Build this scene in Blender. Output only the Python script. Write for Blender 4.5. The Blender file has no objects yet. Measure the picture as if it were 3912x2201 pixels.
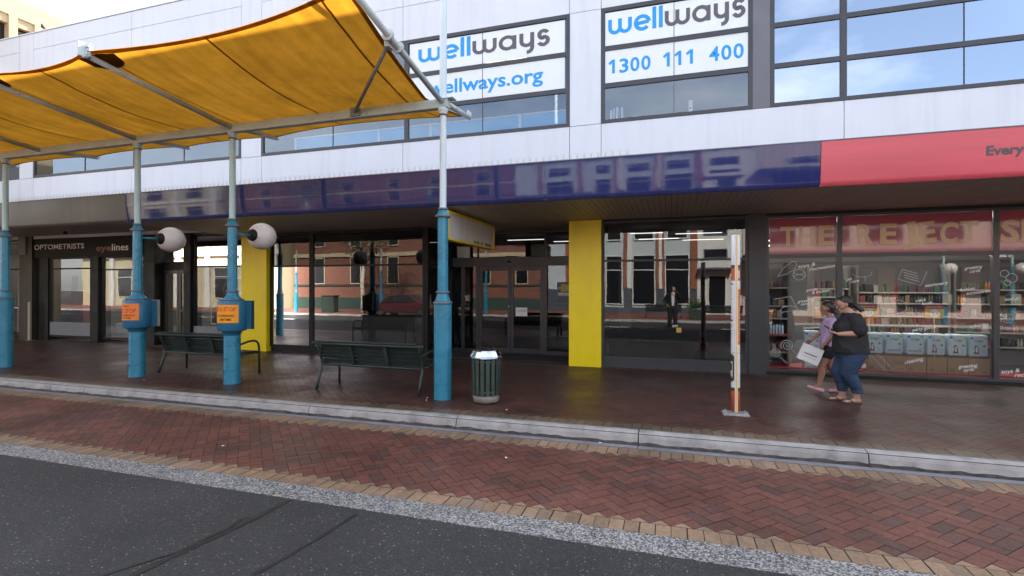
import bpy, bmesh, math, random
from mathutils import Vector, Matrix
random.seed(7)
SC = bpy.context.scene
COL = SC.collection
R = math.radians

# ------------------------------------------------------------------ camera
cam_d = bpy.data.cameras.new("camera"); cam = bpy.data.objects.new("camera", cam_d); COL.objects.link(cam)
SC.camera = cam
cam_d.sensor_width = 36.0; cam_d.lens = 1935.55 / 3912 * 36.0
cam_d.clip_start = 0.03; cam_d.clip_end = 1500
_y, _p, _r = R(17.466), R(.0865), R(.0806)
F = Vector((-math.sin(_y) * math.cos(_p), math.cos(_y) * math.cos(_p), math.sin(_p)))
Rt = Vector((math.cos(_y), math.sin(_y), 0)); Up = Rt.cross(F)
R2 = Rt * math.cos(_r) + Up * math.sin(_r); U2 = -Rt * math.sin(_r) + Up * math.cos(_r)
cam.matrix_world = Matrix(((R2.x, U2.x, -F.x, 0), (R2.y, U2.y, -F.y, 0), (R2.z, U2.z, -F.z, 1.70), (0, 0, 0, 1)))

# ------------------------------------------------------------------ sky and sun
SUN = Vector((.26, 1.0, .86)).normalized()
EL = math.asin(SUN.z); AZ = math.atan2(SUN.x, SUN.y)
W = bpy.data.worlds.new("World"); SC.world = W; W.use_nodes = True
nt = W.node_tree; bg = nt.nodes["Background"]
sky = nt.nodes.new("ShaderNodeTexSky"); sky.sky_type = 'NISHITA'; sky.sun_disc = False
sky.sun_elevation = EL; sky.sun_rotation = AZ
sky.air_density = 1.0; sky.dust_density = 1.6; sky.ozone_density = 1.0
tcw = nt.nodes.new("ShaderNodeTexCoord"); mpw = nt.nodes.new("ShaderNodeMapping"); mpw.inputs["Scale"].default_value = (1, 1, 2.4)
nt.links.new(tcw.outputs["Generated"], mpw.inputs[0])
cln = nt.nodes.new("ShaderNodeTexNoise"); cln.inputs["Scale"].default_value = 2.1; cln.inputs["Detail"].default_value = 9; cln.inputs["Roughness"].default_value = .58
nt.links.new(mpw.outputs[0], cln.inputs[0])
clr = nt.nodes.new("ShaderNodeMapRange"); clr.inputs[1].default_value = .38; clr.inputs[2].default_value = .62; clr.inputs[3].default_value = .18; clr.inputs[4].default_value = .95
sxw = nt.nodes.new("ShaderNodeSeparateXYZ"); nt.links.new(tcw.outputs["Generated"], sxw.inputs[0])
cla = nt.nodes.new("ShaderNodeMath"); cla.operation = 'MULTIPLY_ADD'; cla.inputs[1].default_value = .10          # thicker towards the sun
nt.links.new(sxw.outputs[1], cla.inputs[0]); nt.links.new(cln.outputs[0], cla.inputs[2]); nt.links.new(cla.outputs[0], clr.inputs[0])
clm = nt.nodes.new("ShaderNodeMix"); clm.data_type = 'RGBA'; clm.inputs[7].default_value = (6.3, 6.45, 6.9, 1)   # thin bright cloud over the blue
nt.links.new(clr.outputs[0], clm.inputs[0]); nt.links.new(sky.outputs[0], clm.inputs[6])
nt.links.new(clm.outputs[2], bg.inputs[0]); bg.inputs[1].default_value = 0.10
sl = bpy.data.lights.new("sun", 'SUN'); so = bpy.data.objects.new("sun", sl); COL.objects.link(so)
sl.energy = 4.9; sl.angle = R(.53); sl.color = (1.0, .95, .87)
so.location = SUN * 60
so.rotation_euler = (-SUN).to_track_quat('-Z', 'Y').to_euler()
SC.view_settings.view_transform = 'Standard'; SC.view_settings.look = 'None'
SC.view_settings.exposure = 2.0; SC.view_settings.gamma = 1.0
SC.render.engine = 'CYCLES'
cy = SC.cycles
cy.max_bounces = 8; cy.diffuse_bounces = 3; cy.glossy_bounces = 4; cy.transmission_bounces = 4; cy.transparent_max_bounces = 12
cy.use_denoising = True; cy.caustics_reflective = False; cy.caustics_refractive = False
cy.sample_clamp_indirect = 6.0

# ------------------------------------------------------------------ materials
def mat(name, col, rough=.6, metal=0.0, var=0.0, scale=3.0, bump=0.0, bscale=40.0, coat=0.0, spec=.5, dirt=0.0, dcol=(.05, .045, .04), dscale=1.2, stretch=None, streak=0.0, scol=(.3, .28, .26), sscale=(5, 5, .22), chips=0.0, ccol=(.12, .08, .05), cscale=26.0):
    m = bpy.data.materials.new(name); m.use_nodes = True
    n = m.node_tree.nodes; L = m.node_tree.links; b = n["Principled BSDF"]
    b.inputs["Base Color"].default_value = (*col, 1); b.inputs["Roughness"].default_value = rough
    b.inputs["Metallic"].default_value = metal; b.inputs["Coat Weight"].default_value = coat
    b.inputs["Specular IOR Level"].default_value = spec
    tc = n.new("ShaderNodeTexCoord"); vec = tc.outputs["Object"]
    if stretch:
        mp = n.new("ShaderNodeMapping"); mp.inputs["Scale"].default_value = stretch
        L.new(vec, mp.inputs[0]); vec = mp.outputs[0]
    cur = None
    if var > 0:
        nz = n.new("ShaderNodeTexNoise"); nz.inputs["Scale"].default_value = scale; nz.inputs["Detail"].default_value = 6
        L.new(vec, nz.inputs[0])
        mx = n.new("ShaderNodeMix"); mx.data_type = 'RGBA'
        mx.inputs[6].default_value = (*[c * (1 - var) for c in col], 1)
        mx.inputs[7].default_value = (*[min(1, c * (1 + var)) for c in col], 1)
        rm = n.new("ShaderNodeMapRange"); rm.inputs[1].default_value = .3; rm.inputs[2].default_value = .7
        L.new(nz.outputs[0], rm.inputs[0]); L.new(rm.outputs[0], mx.inputs[0]); cur = mx.outputs[2]
        r2 = n.new("ShaderNodeMapRange"); r2.inputs[1].default_value = .3; r2.inputs[2].default_value = .7
        r2.inputs[3].default_value = max(.02, rough * .8); r2.inputs[4].default_value = min(1, rough * 1.2)
        L.new(nz.outputs[0], r2.inputs[0]); L.new(r2.outputs[0], b.inputs["Roughness"])
    if dirt > 0:
        nz = n.new("ShaderNodeTexNoise"); nz.inputs["Scale"].default_value = dscale; nz.inputs["Detail"].default_value = 9; nz.inputs["Roughness"].default_value = .7
        L.new(vec, nz.inputs[0])
        rm = n.new("ShaderNodeMapRange"); rm.inputs[1].default_value = .52; rm.inputs[2].default_value = .72; rm.inputs[4].default_value = dirt
        L.new(nz.outputs[0], rm.inputs[0])
        mx = n.new("ShaderNodeMix"); mx.data_type = 'RGBA'; mx.inputs[7].default_value = (*dcol, 1)
        if cur: L.new(cur, mx.inputs[6])
        else: mx.inputs[6].default_value = (*col, 1)
        L.new(rm.outputs[0], mx.inputs[0]); cur = mx.outputs[2]
    def layer(cur, v, sc, det, lo, hi, amt, c):
        nz = n.new("ShaderNodeTexNoise"); nz.inputs["Scale"].default_value = sc; nz.inputs["Detail"].default_value = det; nz.inputs["Roughness"].default_value = .6
        L.new(v, nz.inputs[0]); rm = n.new("ShaderNodeMapRange"); rm.inputs[1].default_value = lo; rm.inputs[2].default_value = hi; rm.inputs[4].default_value = amt
        L.new(nz.outputs[0], rm.inputs[0]); mx = n.new("ShaderNodeMix"); mx.data_type = 'RGBA'; mx.inputs[7].default_value = (*c, 1)
        if cur: L.new(cur, mx.inputs[6])
        else: mx.inputs[6].default_value = (*col, 1)
        L.new(rm.outputs[0], mx.inputs[0]); return mx.outputs[2]
    if streak > 0:                                  # run-off stains, drawn out downwards
        mp = n.new("ShaderNodeMapping"); mp.inputs["Scale"].default_value = sscale; L.new(tc.outputs["Object"], mp.inputs[0])
        cur = layer(cur, mp.outputs[0], 1.0, 7, .50, .75, streak, scol)
    if chips > 0: cur = layer(cur, tc.outputs["Object"], cscale, 3, .64, .68, chips, ccol)
    if cur: L.new(cur, b.inputs["Base Color"])
    if bump > 0:
        nz = n.new("ShaderNodeTexNoise"); nz.inputs["Scale"].default_value = bscale; nz.inputs["Detail"].default_value = 4
        L.new(vec, nz.inputs[0])
        bp = n.new("ShaderNodeBump"); bp.inputs["Strength"].default_value = bump; bp.inputs["Distance"].default_value = .02
        L.new(nz.outputs[0], bp.inputs["Height"]); L.new(bp.outputs[0], b.inputs["Normal"])
    return m

def emit(name, col, s):
    m = bpy.data.materials.new(name); m.use_nodes = True; b = m.node_tree.nodes["Principled BSDF"]
    b.inputs["Base Color"].default_value = (*col, 1); b.inputs["Emission Color"].default_value = (*col, 1); b.inputs["Emission Strength"].default_value = s
    return m

def glass(name, tint=(.8, .82, .82), k=2.0, base=0.0, wob=0.0, gcol=(1, 1, 1)):
    m = bpy.data.materials.new(name); m.use_nodes = True
    n = m.node_tree.nodes; L = m.node_tree.links; n.remove(n["Principled BSDF"]); out = n["Material Output"]
    tr = n.new("ShaderNodeBsdfTransparent"); tr.inputs[0].default_value = (*tint, 1)
    gl = n.new("ShaderNodeBsdfGlossy"); gl.inputs["Roughness"].default_value = .0; gl.inputs[0].default_value = (*gcol, 1)
    fr = n.new("ShaderNodeFresnel"); fr.inputs[0].default_value = 1.52
    ma = n.new("ShaderNodeMath"); ma.operation = 'MULTIPLY_ADD'; ma.inputs[1].default_value = k; ma.inputs[2].default_value = base; ma.use_clamp = True
    L.new(fr.outputs[0], ma.inputs[0])
    mx = n.new("ShaderNodeMixShader"); L.new(ma.outputs[0], mx.inputs[0]); L.new(tr.outputs[0], mx.inputs[1]); L.new(gl.outputs[0], mx.inputs[2])
    L.new(mx.outputs[0], out.inputs[0])
    if wob > 0:
        tc = n.new("ShaderNodeTexCoord"); nz = n.new("ShaderNodeTexNoise"); nz.inputs["Scale"].default_value = 1.1; nz.inputs["Detail"].default_value = 1
        L.new(tc.outputs["Object"], nz.inputs[0])
        bp = n.new("ShaderNodeBump"); bp.inputs["Strength"].default_value = wob; bp.inputs["Distance"].default_value = .02
        L.new(nz.outputs[0], bp.inputs["Height"]); L.new(bp.outputs[0], gl.inputs["Normal"])
    return m

def brickmat(name, cols, rough, bump=.25, pits=60.0):
    """one unit's own tint, picked per loose piece of the mesh"""
    m = bpy.data.materials.new(name); m.use_nodes = True
    n = m.node_tree.nodes; L = m.node_tree.links; b = n["Principled BSDF"]
    ge = n.new("ShaderNodeNewGeometry"); cr = n.new("ShaderNodeValToRGB"); cr.color_ramp.interpolation = 'LINEAR'
    e = cr.color_ramp.elements
    while len(e) < len(cols): e.new(.5)
    for i, c in enumerate(cols): e[i].position = i / (len(cols) - 1); e[i].color = (*c, 1)
    L.new(ge.outputs["Random Per Island"], cr.inputs[0])
    tc = n.new("ShaderNodeTexCoord")
    nz = n.new("ShaderNodeTexNoise"); nz.inputs["Scale"].default_value = .9; nz.inputs["Detail"].default_value = 8; nz.inputs["Roughness"].default_value = .65
    L.new(tc.outputs["Object"], nz.inputs[0])
    rm = n.new("ShaderNodeMapRange"); rm.inputs[1].default_value = .3; rm.inputs[2].default_value = .7; rm.inputs[3].default_value = .52; rm.inputs[4].default_value = 1.2
    L.new(nz.outputs[0], rm.inputs[0])
    n2 = n.new("ShaderNodeTexNoise"); n2.inputs["Scale"].default_value = 35; n2.inputs["Detail"].default_value = 5
    L.new(tc.outputs["Object"], n2.inputs[0])
    r3 = n.new("ShaderNodeMapRange"); r3.inputs[1].default_value = .3; r3.inputs[2].default_value = .7; r3.inputs[3].default_value = .8; r3.inputs[4].default_value = 1.15
    L.new(n2.outputs[0], r3.inputs[0])
    mu = n.new("ShaderNodeMath"); mu.operation = 'MULTIPLY'; L.new(rm.outputs[0], mu.inputs[0]); L.new(r3.outputs[0], mu.inputs[1])
    vm = n.new("ShaderNodeVectorMath"); vm.operation = 'SCALE'; L.new(cr.outputs[0], vm.inputs[0]); L.new(mu.outputs[0], vm.inputs["Scale"])
    L.new(vm.outputs[0], b.inputs["Base Color"])
    r2 = n.new("ShaderNodeMapRange"); r2.inputs[1].default_value = .35; r2.inputs[2].default_value = .65; r2.inputs[3].default_value = rough - .1; r2.inputs[4].default_value = rough + .14
    L.new(nz.outputs[0], r2.inputs[0]); L.new(r2.outputs[0], b.inputs["Roughness"])
    bp = n.new("ShaderNodeBump"); bp.inputs["Strength"].default_value = bump; bp.inputs["Distance"].default_value = .004
    n4 = n.new("ShaderNodeTexNoise"); n4.inputs["Scale"].default_value = pits; L.new(tc.outputs["Object"], n4.inputs[0])
    L.new(n4.outputs[0], bp.inputs["Height"]); L.new(bp.outputs[0], b.inputs["Normal"])
    return m

def speckle(name, cols, scale, rough, bump=.4, big=.12):
    """stone chips: voronoi cells through a ramp, with broad blotches"""
    m = bpy.data.materials.new(name); m.use_nodes = True
    n = m.node_tree.nodes; L = m.node_tree.links; b = n["Principled BSDF"]
    tc = n.new("ShaderNodeTexCoord"); vo = n.new("ShaderNodeTexVoronoi"); vo.inputs["Scale"].default_value = scale; vo.inputs["Randomness"].default_value = 1
    L.new(tc.outputs["Object"], vo.inputs[0])
    cr = n.new("ShaderNodeValToRGB"); cr.color_ramp.interpolation = 'CONSTANT'; e = cr.color_ramp.elements
    while len(e) < len(cols): e.new(.5)
    for i, (p, c) in enumerate(cols): e[i].position = p; e[i].color = (*c, 1)
    sp = n.new("ShaderNodeSeparateColor"); L.new(vo.outputs["Color"], sp.inputs[0]); L.new(sp.outputs[0], cr.inputs[0])
    nz = n.new("ShaderNodeTexNoise"); nz.inputs["Scale"].default_value = 1.0; nz.inputs["Detail"].default_value = 8; L.new(tc.outputs["Object"], nz.inputs[0])
    rm = n.new("ShaderNodeMapRange"); rm.inputs[1].default_value = .3; rm.inputs[2].default_value = .7; rm.inputs[3].default_value = 1 - big; rm.inputs[4].default_value = 1 + big
    L.new(nz.outputs[0], rm.inputs[0])
    vm = n.new("ShaderNodeVectorMath"); vm.operation = 'SCALE'; L.new(cr.outputs[0], vm.inputs[0]); L.new(rm.outputs[0], vm.inputs["Scale"])
    L.new(vm.outputs[0], b.inputs["Base Color"]); b.inputs["Roughness"].default_value = rough
    bp = n.new("ShaderNodeBump"); bp.inputs["Strength"].default_value = bump; bp.inputs["Distance"].default_value = .006
    L.new(vo.outputs["Distance"], bp.inputs["Height"]); L.new(bp.outputs[0], b.inputs["Normal"])
    return m

def wallbrick(name, c1, c2, mortar, sx=4.3, rough=.8):
    m = bpy.data.materials.new(name); m.use_nodes = True
    n = m.node_tree.nodes; L = m.node_tree.links; b = n["Principled BSDF"]
    tc = n.new("ShaderNodeTexCoord"); mp = n.new("ShaderNodeMapping"); mp.inputs["Rotation"].default_value = (R(90), 0, 0)
    L.new(tc.outputs["Object"], mp.inputs[0])
    br = n.new("ShaderNodeTexBrick"); br.inputs["Color1"].default_value = (*c1, 1); br.inputs["Color2"].default_value = (*c2, 1); br.inputs["Mortar"].default_value = (*mortar, 1)
    br.inputs["Scale"].default_value = sx; br.inputs["Mortar Size"].default_value = .014; br.inputs["Brick Width"].default_value = 1.0; br.inputs["Row Height"].default_value = .36
    L.new(mp.outputs[0], br.inputs[0]); L.new(br.outputs[0], b.inputs["Base Color"]); b.inputs["Roughness"].default_value = rough
    return m

def cloth(name, col, tcol, tr=.5):
    m = bpy.data.materials.new(name); m.use_nodes = True
    n = m.node_tree.nodes; L = m.node_tree.links; n.remove(n["Principled BSDF"]); out = n["Material Output"]
    tc = n.new("ShaderNodeTexCoord"); nz = n.new("ShaderNodeTexNoise"); nz.inputs["Scale"].default_value = 1.6; nz.inputs["Detail"].default_value = 8; nz.inputs["Roughness"].default_value = .65
    L.new(tc.outputs["Object"], nz.inputs[0])
    rm = n.new("ShaderNodeMapRange"); rm.inputs[1].default_value = .3; rm.inputs[2].default_value = .7; rm.inputs[3].default_value = .66; rm.inputs[4].default_value = 1.12
    L.new(nz.outputs[0], rm.inputs[0])
    mp = n.new("ShaderNodeMapping"); mp.inputs["Scale"].default_value = (7, .7, 1); L.new(tc.outputs["Object"], mp.inputs[0])
    n2 = n.new("ShaderNodeTexNoise"); n2.inputs["Scale"].default_value = 1.0; n2.inputs["Detail"].default_value = 6; L.new(mp.outputs[0], n2.inputs[0])
    r2 = n.new("ShaderNodeMapRange"); r2.inputs[1].default_value = .35; r2.inputs[2].default_value = .7; r2.inputs[3].default_value = 1.06; r2.inputs[4].default_value = .82; L.new(n2.outputs[0], r2.inputs[0])
    mm = n.new("ShaderNodeMath"); mm.operation = 'MULTIPLY'; L.new(rm.outputs[0], mm.inputs[0]); L.new(r2.outputs[0], mm.inputs[1]); rm = mm
    sh = []
    for c, typ in ((col, "ShaderNodeBsdfDiffuse"), (tcol, "ShaderNodeBsdfTranslucent")):
        vm = n.new("ShaderNodeVectorMath"); vm.operation = 'SCALE'; vm.inputs[0].default_value = c; L.new(rm.outputs[0], vm.inputs["Scale"])
        s = n.new(typ); L.new(vm.outputs[0], s.inputs[0]); sh.append(s)
    mx = n.new("ShaderNodeMixShader"); mx.inputs[0].default_value = tr
    L.new(sh[0].outputs[0], mx.inputs[1]); L.new(sh[1].outputs[0], mx.inputs[2]); L.new(mx.outputs[0], out.inputs[0])
    return m

M = {}
M['white_panel'] = mat('white_panel', (.72, .745, .80), .35, var=.03, scale=.7, dirt=.10, dcol=(.5, .47, .45), dscale=.8, streak=.22, scol=(.44, .43, .43), sscale=(4.5, 4.5, .30), bump=.05, bscale=.8)
M['joint'] = mat('joint', (.10, .10, .11), .8)
M['frame'] = mat('frame', (.052, .05, .056), .4, var=.15)
M['black_frame'] = mat('black_frame', (.012, .012, .012), .55, var=.2, spec=.3)
M['dark_wall'] = mat('dark_wall', (.045, .047, .05), .55, var=.15)
M['grey_column'] = mat('grey_column', (.16, .16, .18), .5, var=.1)
M['sign_white'] = mat('sign_white', (.82, .86, .88), .5, var=.02)
M['well_blue'] = mat('well_blue', (.01, .33, .80), .5)
M['well_grey'] = mat('well_grey', (.115, .10, .115), .5)
M['navy'] = mat('navy', (.026, .036, .135), .05, bump=.10, bscale=1.6, coat=.08, spec=.40, streak=.25, scol=(.10, .10, .16), sscale=(7, 7, .6))
M['red_fascia'] = mat('red_fascia', (.66, .10, .13), .35, var=.1, scale=1.5, stretch=(.3, 1, 3))
M['brown_fascia'] = mat('brown_fascia', (.058, .052, .048), .36, var=.2, scale=.7, spec=.4, streak=.4, scol=(.10, .09, .08))
M['soffit'] = mat('soffit', (.47, .45, .42), .55, var=.12, scale=.8)
M['yellow'] = mat('yellow', (.94, .72, .0), .40, var=.06, scale=1.2, streak=.18, scol=(.66, .48, .05), sscale=(6, 6, .5), dirt=.18, dcol=(.45, .33, .08), dscale=1.4, stretch=(1, 1, .5))
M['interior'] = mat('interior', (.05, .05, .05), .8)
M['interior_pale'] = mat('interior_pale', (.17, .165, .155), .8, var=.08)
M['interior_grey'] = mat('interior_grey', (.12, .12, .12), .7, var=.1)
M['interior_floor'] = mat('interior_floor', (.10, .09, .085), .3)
M['tube_dim'] = emit('tube_dim', (1, .97, .9), .75)
M['tube'] = emit('tube', (1, .97, .88), 10.0)
M['panel_light'] = emit('panel_light', (1, .82, .5), 2.0)
M['part_blue'] = mat('part_blue', (.08, .42, .78), .5)
M['part_white'] = mat('part_white', (.75, .76, .78), .5)
M['glass_shop'] = glass('glass_shop', (.9, .92, .92), 2.0, .0, .05)
M['glass_dark'] = glass('glass_dark', (.45, .46, .47), 1.75, .0, .05)
M['glass_up'] = glass('glass_up', (.80, .86, .92), 2.0, .08, 0, (.8, .9, 1))
M['glass_sky'] = glass('glass_sky', (.2, .25, .32), 2.0, .42, 0, (.78, .87, 1))
M['red_film'] = mat('red_film', (.36, .075, .11), .06, var=.1, coat=.5)
M['film_yellow'] = mat('film_yellow', (.52, .31, .13), .15, coat=.25)
M['red_base'] = mat('red_base', (.42, .03, .04), .5)
M['white_ink'] = mat('white_ink', (.85, .86, .84), .6)
M['chalk'] = mat('chalk', (.42, .43, .44), .8)
M['black'] = mat('black', (.012, .012, .013), .6, spec=.25)
M['letter_white'] = mat('letter_white', (.85, .85, .83), .4)
M['letter_red'] = mat('letter_red', (.34, .07, .07), .4)
M['letter_grey'] = mat('letter_grey', (.09, .085, .10), .5)
M['asphalt'] = speckle('asphalt', [(0, (.0175, .0168, .0165)), (.35, (.026, .025, .0245)), (.75, (.038, .0365, .0355)), (.95, (.062, .060, .057)), (.99, (.22, .215, .20))], 120, .80, .5, .30)
M['granite'] = speckle('granite', [(0, (.055, .055, .06)), (.3, (.125, .122, .12)), (.52, (.25, .243, .23)), (.80, (.36, .35, .33))], 85, .6, .4, .15)
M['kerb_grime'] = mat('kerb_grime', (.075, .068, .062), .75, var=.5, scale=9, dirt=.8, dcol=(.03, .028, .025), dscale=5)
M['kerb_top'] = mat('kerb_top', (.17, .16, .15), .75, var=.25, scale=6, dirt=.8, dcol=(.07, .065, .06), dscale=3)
M['tar'] = mat('tar', (.014, .014, .014), .5, var=.3, scale=20)
M['kerb'] = mat('kerb', (.33, .315, .30), .7, var=.22, scale=5, dirt=.85, dcol=(.10, .09, .085), dscale=2.6, bump=.35, bscale=55)
M['gutter'] = mat('gutter', (.20, .20, .215), .6, var=.2, scale=4, dirt=.6, dcol=(.05, .05, .05), dscale=2.5, bump=.3)
M['mortar'] = mat('mortar', (.042, .032, .027), .85, var=.3, scale=8)
RED = [(.070, .040, .037), (.105, .046, .036), (.122, .050, .038), (.132, .053, .040), (.120, .050, .038), (.138, .058, .043), (.128, .050, .038), (.112, .048, .038), (.078, .046, .042), (.142, .062, .046)]
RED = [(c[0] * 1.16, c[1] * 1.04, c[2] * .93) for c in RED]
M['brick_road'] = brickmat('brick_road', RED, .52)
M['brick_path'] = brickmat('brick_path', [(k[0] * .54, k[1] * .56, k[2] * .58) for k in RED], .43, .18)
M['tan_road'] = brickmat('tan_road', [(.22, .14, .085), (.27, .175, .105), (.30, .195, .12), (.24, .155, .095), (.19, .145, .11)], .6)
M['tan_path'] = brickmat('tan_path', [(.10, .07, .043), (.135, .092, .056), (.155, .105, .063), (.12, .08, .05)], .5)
M['post_blue'] = mat('post_blue', (.022, .215, .33), .30, var=.14, scale=6, dirt=.10, dcol=(.05, .20, .26), dscale=3, streak=.3, scol=(.03, .12, .17), sscale=(9, 9, .5), chips=.8, ccol=(.10, .13, .14), cscale=34)
M['post_mint'] = mat('post_mint', (.40, .56, .55), .38, var=.08, scale=3, dirt=.35, dcol=(.22, .27, .22), dscale=5, stretch=(1, 1, .5), chips=.85, ccol=(.13, .14, .11), cscale=24)
M['post_white'] = mat('post_white', (.62, .72, .76), .38, var=.05)
M['ring_grey'] = mat('ring_grey', (.12, .15, .175), .5, var=.15)
M['box_blue'] = mat('box_blue', (.025, .15, .26), .4, var=.15, scale=5, dirt=.35, dcol=(.02, .06, .09), dscale=4, chips=.7, ccol=(.12, .14, .15), cscale=30)
M['box_dark'] = mat('box_dark', (.02, .05, .075), .5)
M['box_grey'] = mat('box_grey', (.27, .27, .22), .6, var=.2)
M['globe'] = mat('globe', (.66, .62, .58), .22, var=.06, scale=4, dirt=.5, dcol=(.36, .33, .28), dscale=4, bump=.02)
M['orange_sign'] = mat('orange_sign', (.90, .33, .0), .4, var=.05)
M['orange_sign2'] = mat('orange_sign2', (.85, .22, .03), .4, var=.06)
M['sign_red'] = mat('sign_red', (.60, .045, .02), .5)
M['sail'] = cloth('sail', (.52, .24, .026), (.49, .22, .018), .5)
M['sail_hem'] = cloth('sail_hem', (.36, .155, .016), (.28, .12, .010), .45)
M['patch'] = cloth('patch', (.12, .06, .015), (.05, .02, .004), .3)
M['beam'] = mat('beam', (.45, .52, .49), .42, var=.1, scale=2, dirt=.55, dcol=(.22, .20, .15), dscale=4, chips=.7, ccol=(.15, .09, .05), cscale=18)
M['arm'] = mat('arm', (.50, .56, .55), .42, var=.1, scale=3, dirt=.55, dcol=(.17, .16, .14), dscale=6, chips=.6, ccol=(.14, .10, .06), cscale=20)
M['bench'] = mat('bench', (.014, .026, .025), .42, var=.25, scale=4)
M['bench_tube'] = mat('bench_tube', (.022, .036, .033), .40, var=.25, scale=5)
M['bin_green'] = mat('bin_green', (.036, .056, .046), .42, var=.2, scale=6, dirt=.3, dcol=(.08, .09, .08), dscale=7)
M['steel'] = mat('steel', (.72, .74, .76), .12, metal=1)
M['bin_base'] = mat('bin_base', (.20, .18, .15), .5, var=.25, scale=7, dirt=.4, dcol=(.12, .10, .08), dscale=6)
M['dark_hole'] = mat('dark_hole', (.006, .006, .006), .9)
M['bp_white'] = mat('bp_white', (.62, .64, .68), .35)
M['bp_orange'] = mat('bp_orange', (.48, .10, .025), .4)
M['bp_dark'] = mat('bp_dark', (.035, .035, .03), .4)
M['bp_stripe'] = mat('bp_stripe', (.85, .50, .06), .4)
M['concrete'] = mat('concrete', (.30, .29, .28), .7, var=.2, scale=6)
M['beige'] = mat('beige', (.62, .47, .27), .8, var=.06, scale=1.5, bump=.2)
M['dark_glass'] = mat('dark_glass', (.015, .017, .022), .08, coat=.3)
M['plastic_white'] = mat('plastic_white', (.70, .68, .62), .4); M['shelf_white'] = mat('shelf_white', (.42, .38, .33), .5)
M['card'] = mat('card', (.42, .27, .14), .75, var=.1)
M['card_dark'] = mat('card_dark', (.14, .085, .045), .75)
M['pack'] = mat('pack', (.66, .80, .86), .3, var=.05)
M['pack_blue'] = mat('pack_blue', (.12, .33, .60), .35)
M['pack_lime'] = mat('pack_lime', (.55, .55, .12), .4)
M['pack_olive'] = mat('pack_olive', (.16, .2, .05), .5)
M['dog_brown'] = mat('dog_brown', (.20, .07, .05), .6)
M['gold'] = mat('gold', (.42, .27, .04), .4)
M['paper'] = mat('paper', (.78, .78, .76), .6)
M['poster_blue'] = mat('poster_blue', (.02, .045, .12), .4)
M['poster_yellow'] = mat('poster_yellow', (.60, .48, .08), .5)
M['amber'] = mat('amber', (.62, .38, .06), .5)
M['price_yellow'] = mat('price_yellow', (.85, .52, .03), .5)
M['price_red'] = mat('price_red', (.45, .03, .03), .5)
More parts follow.
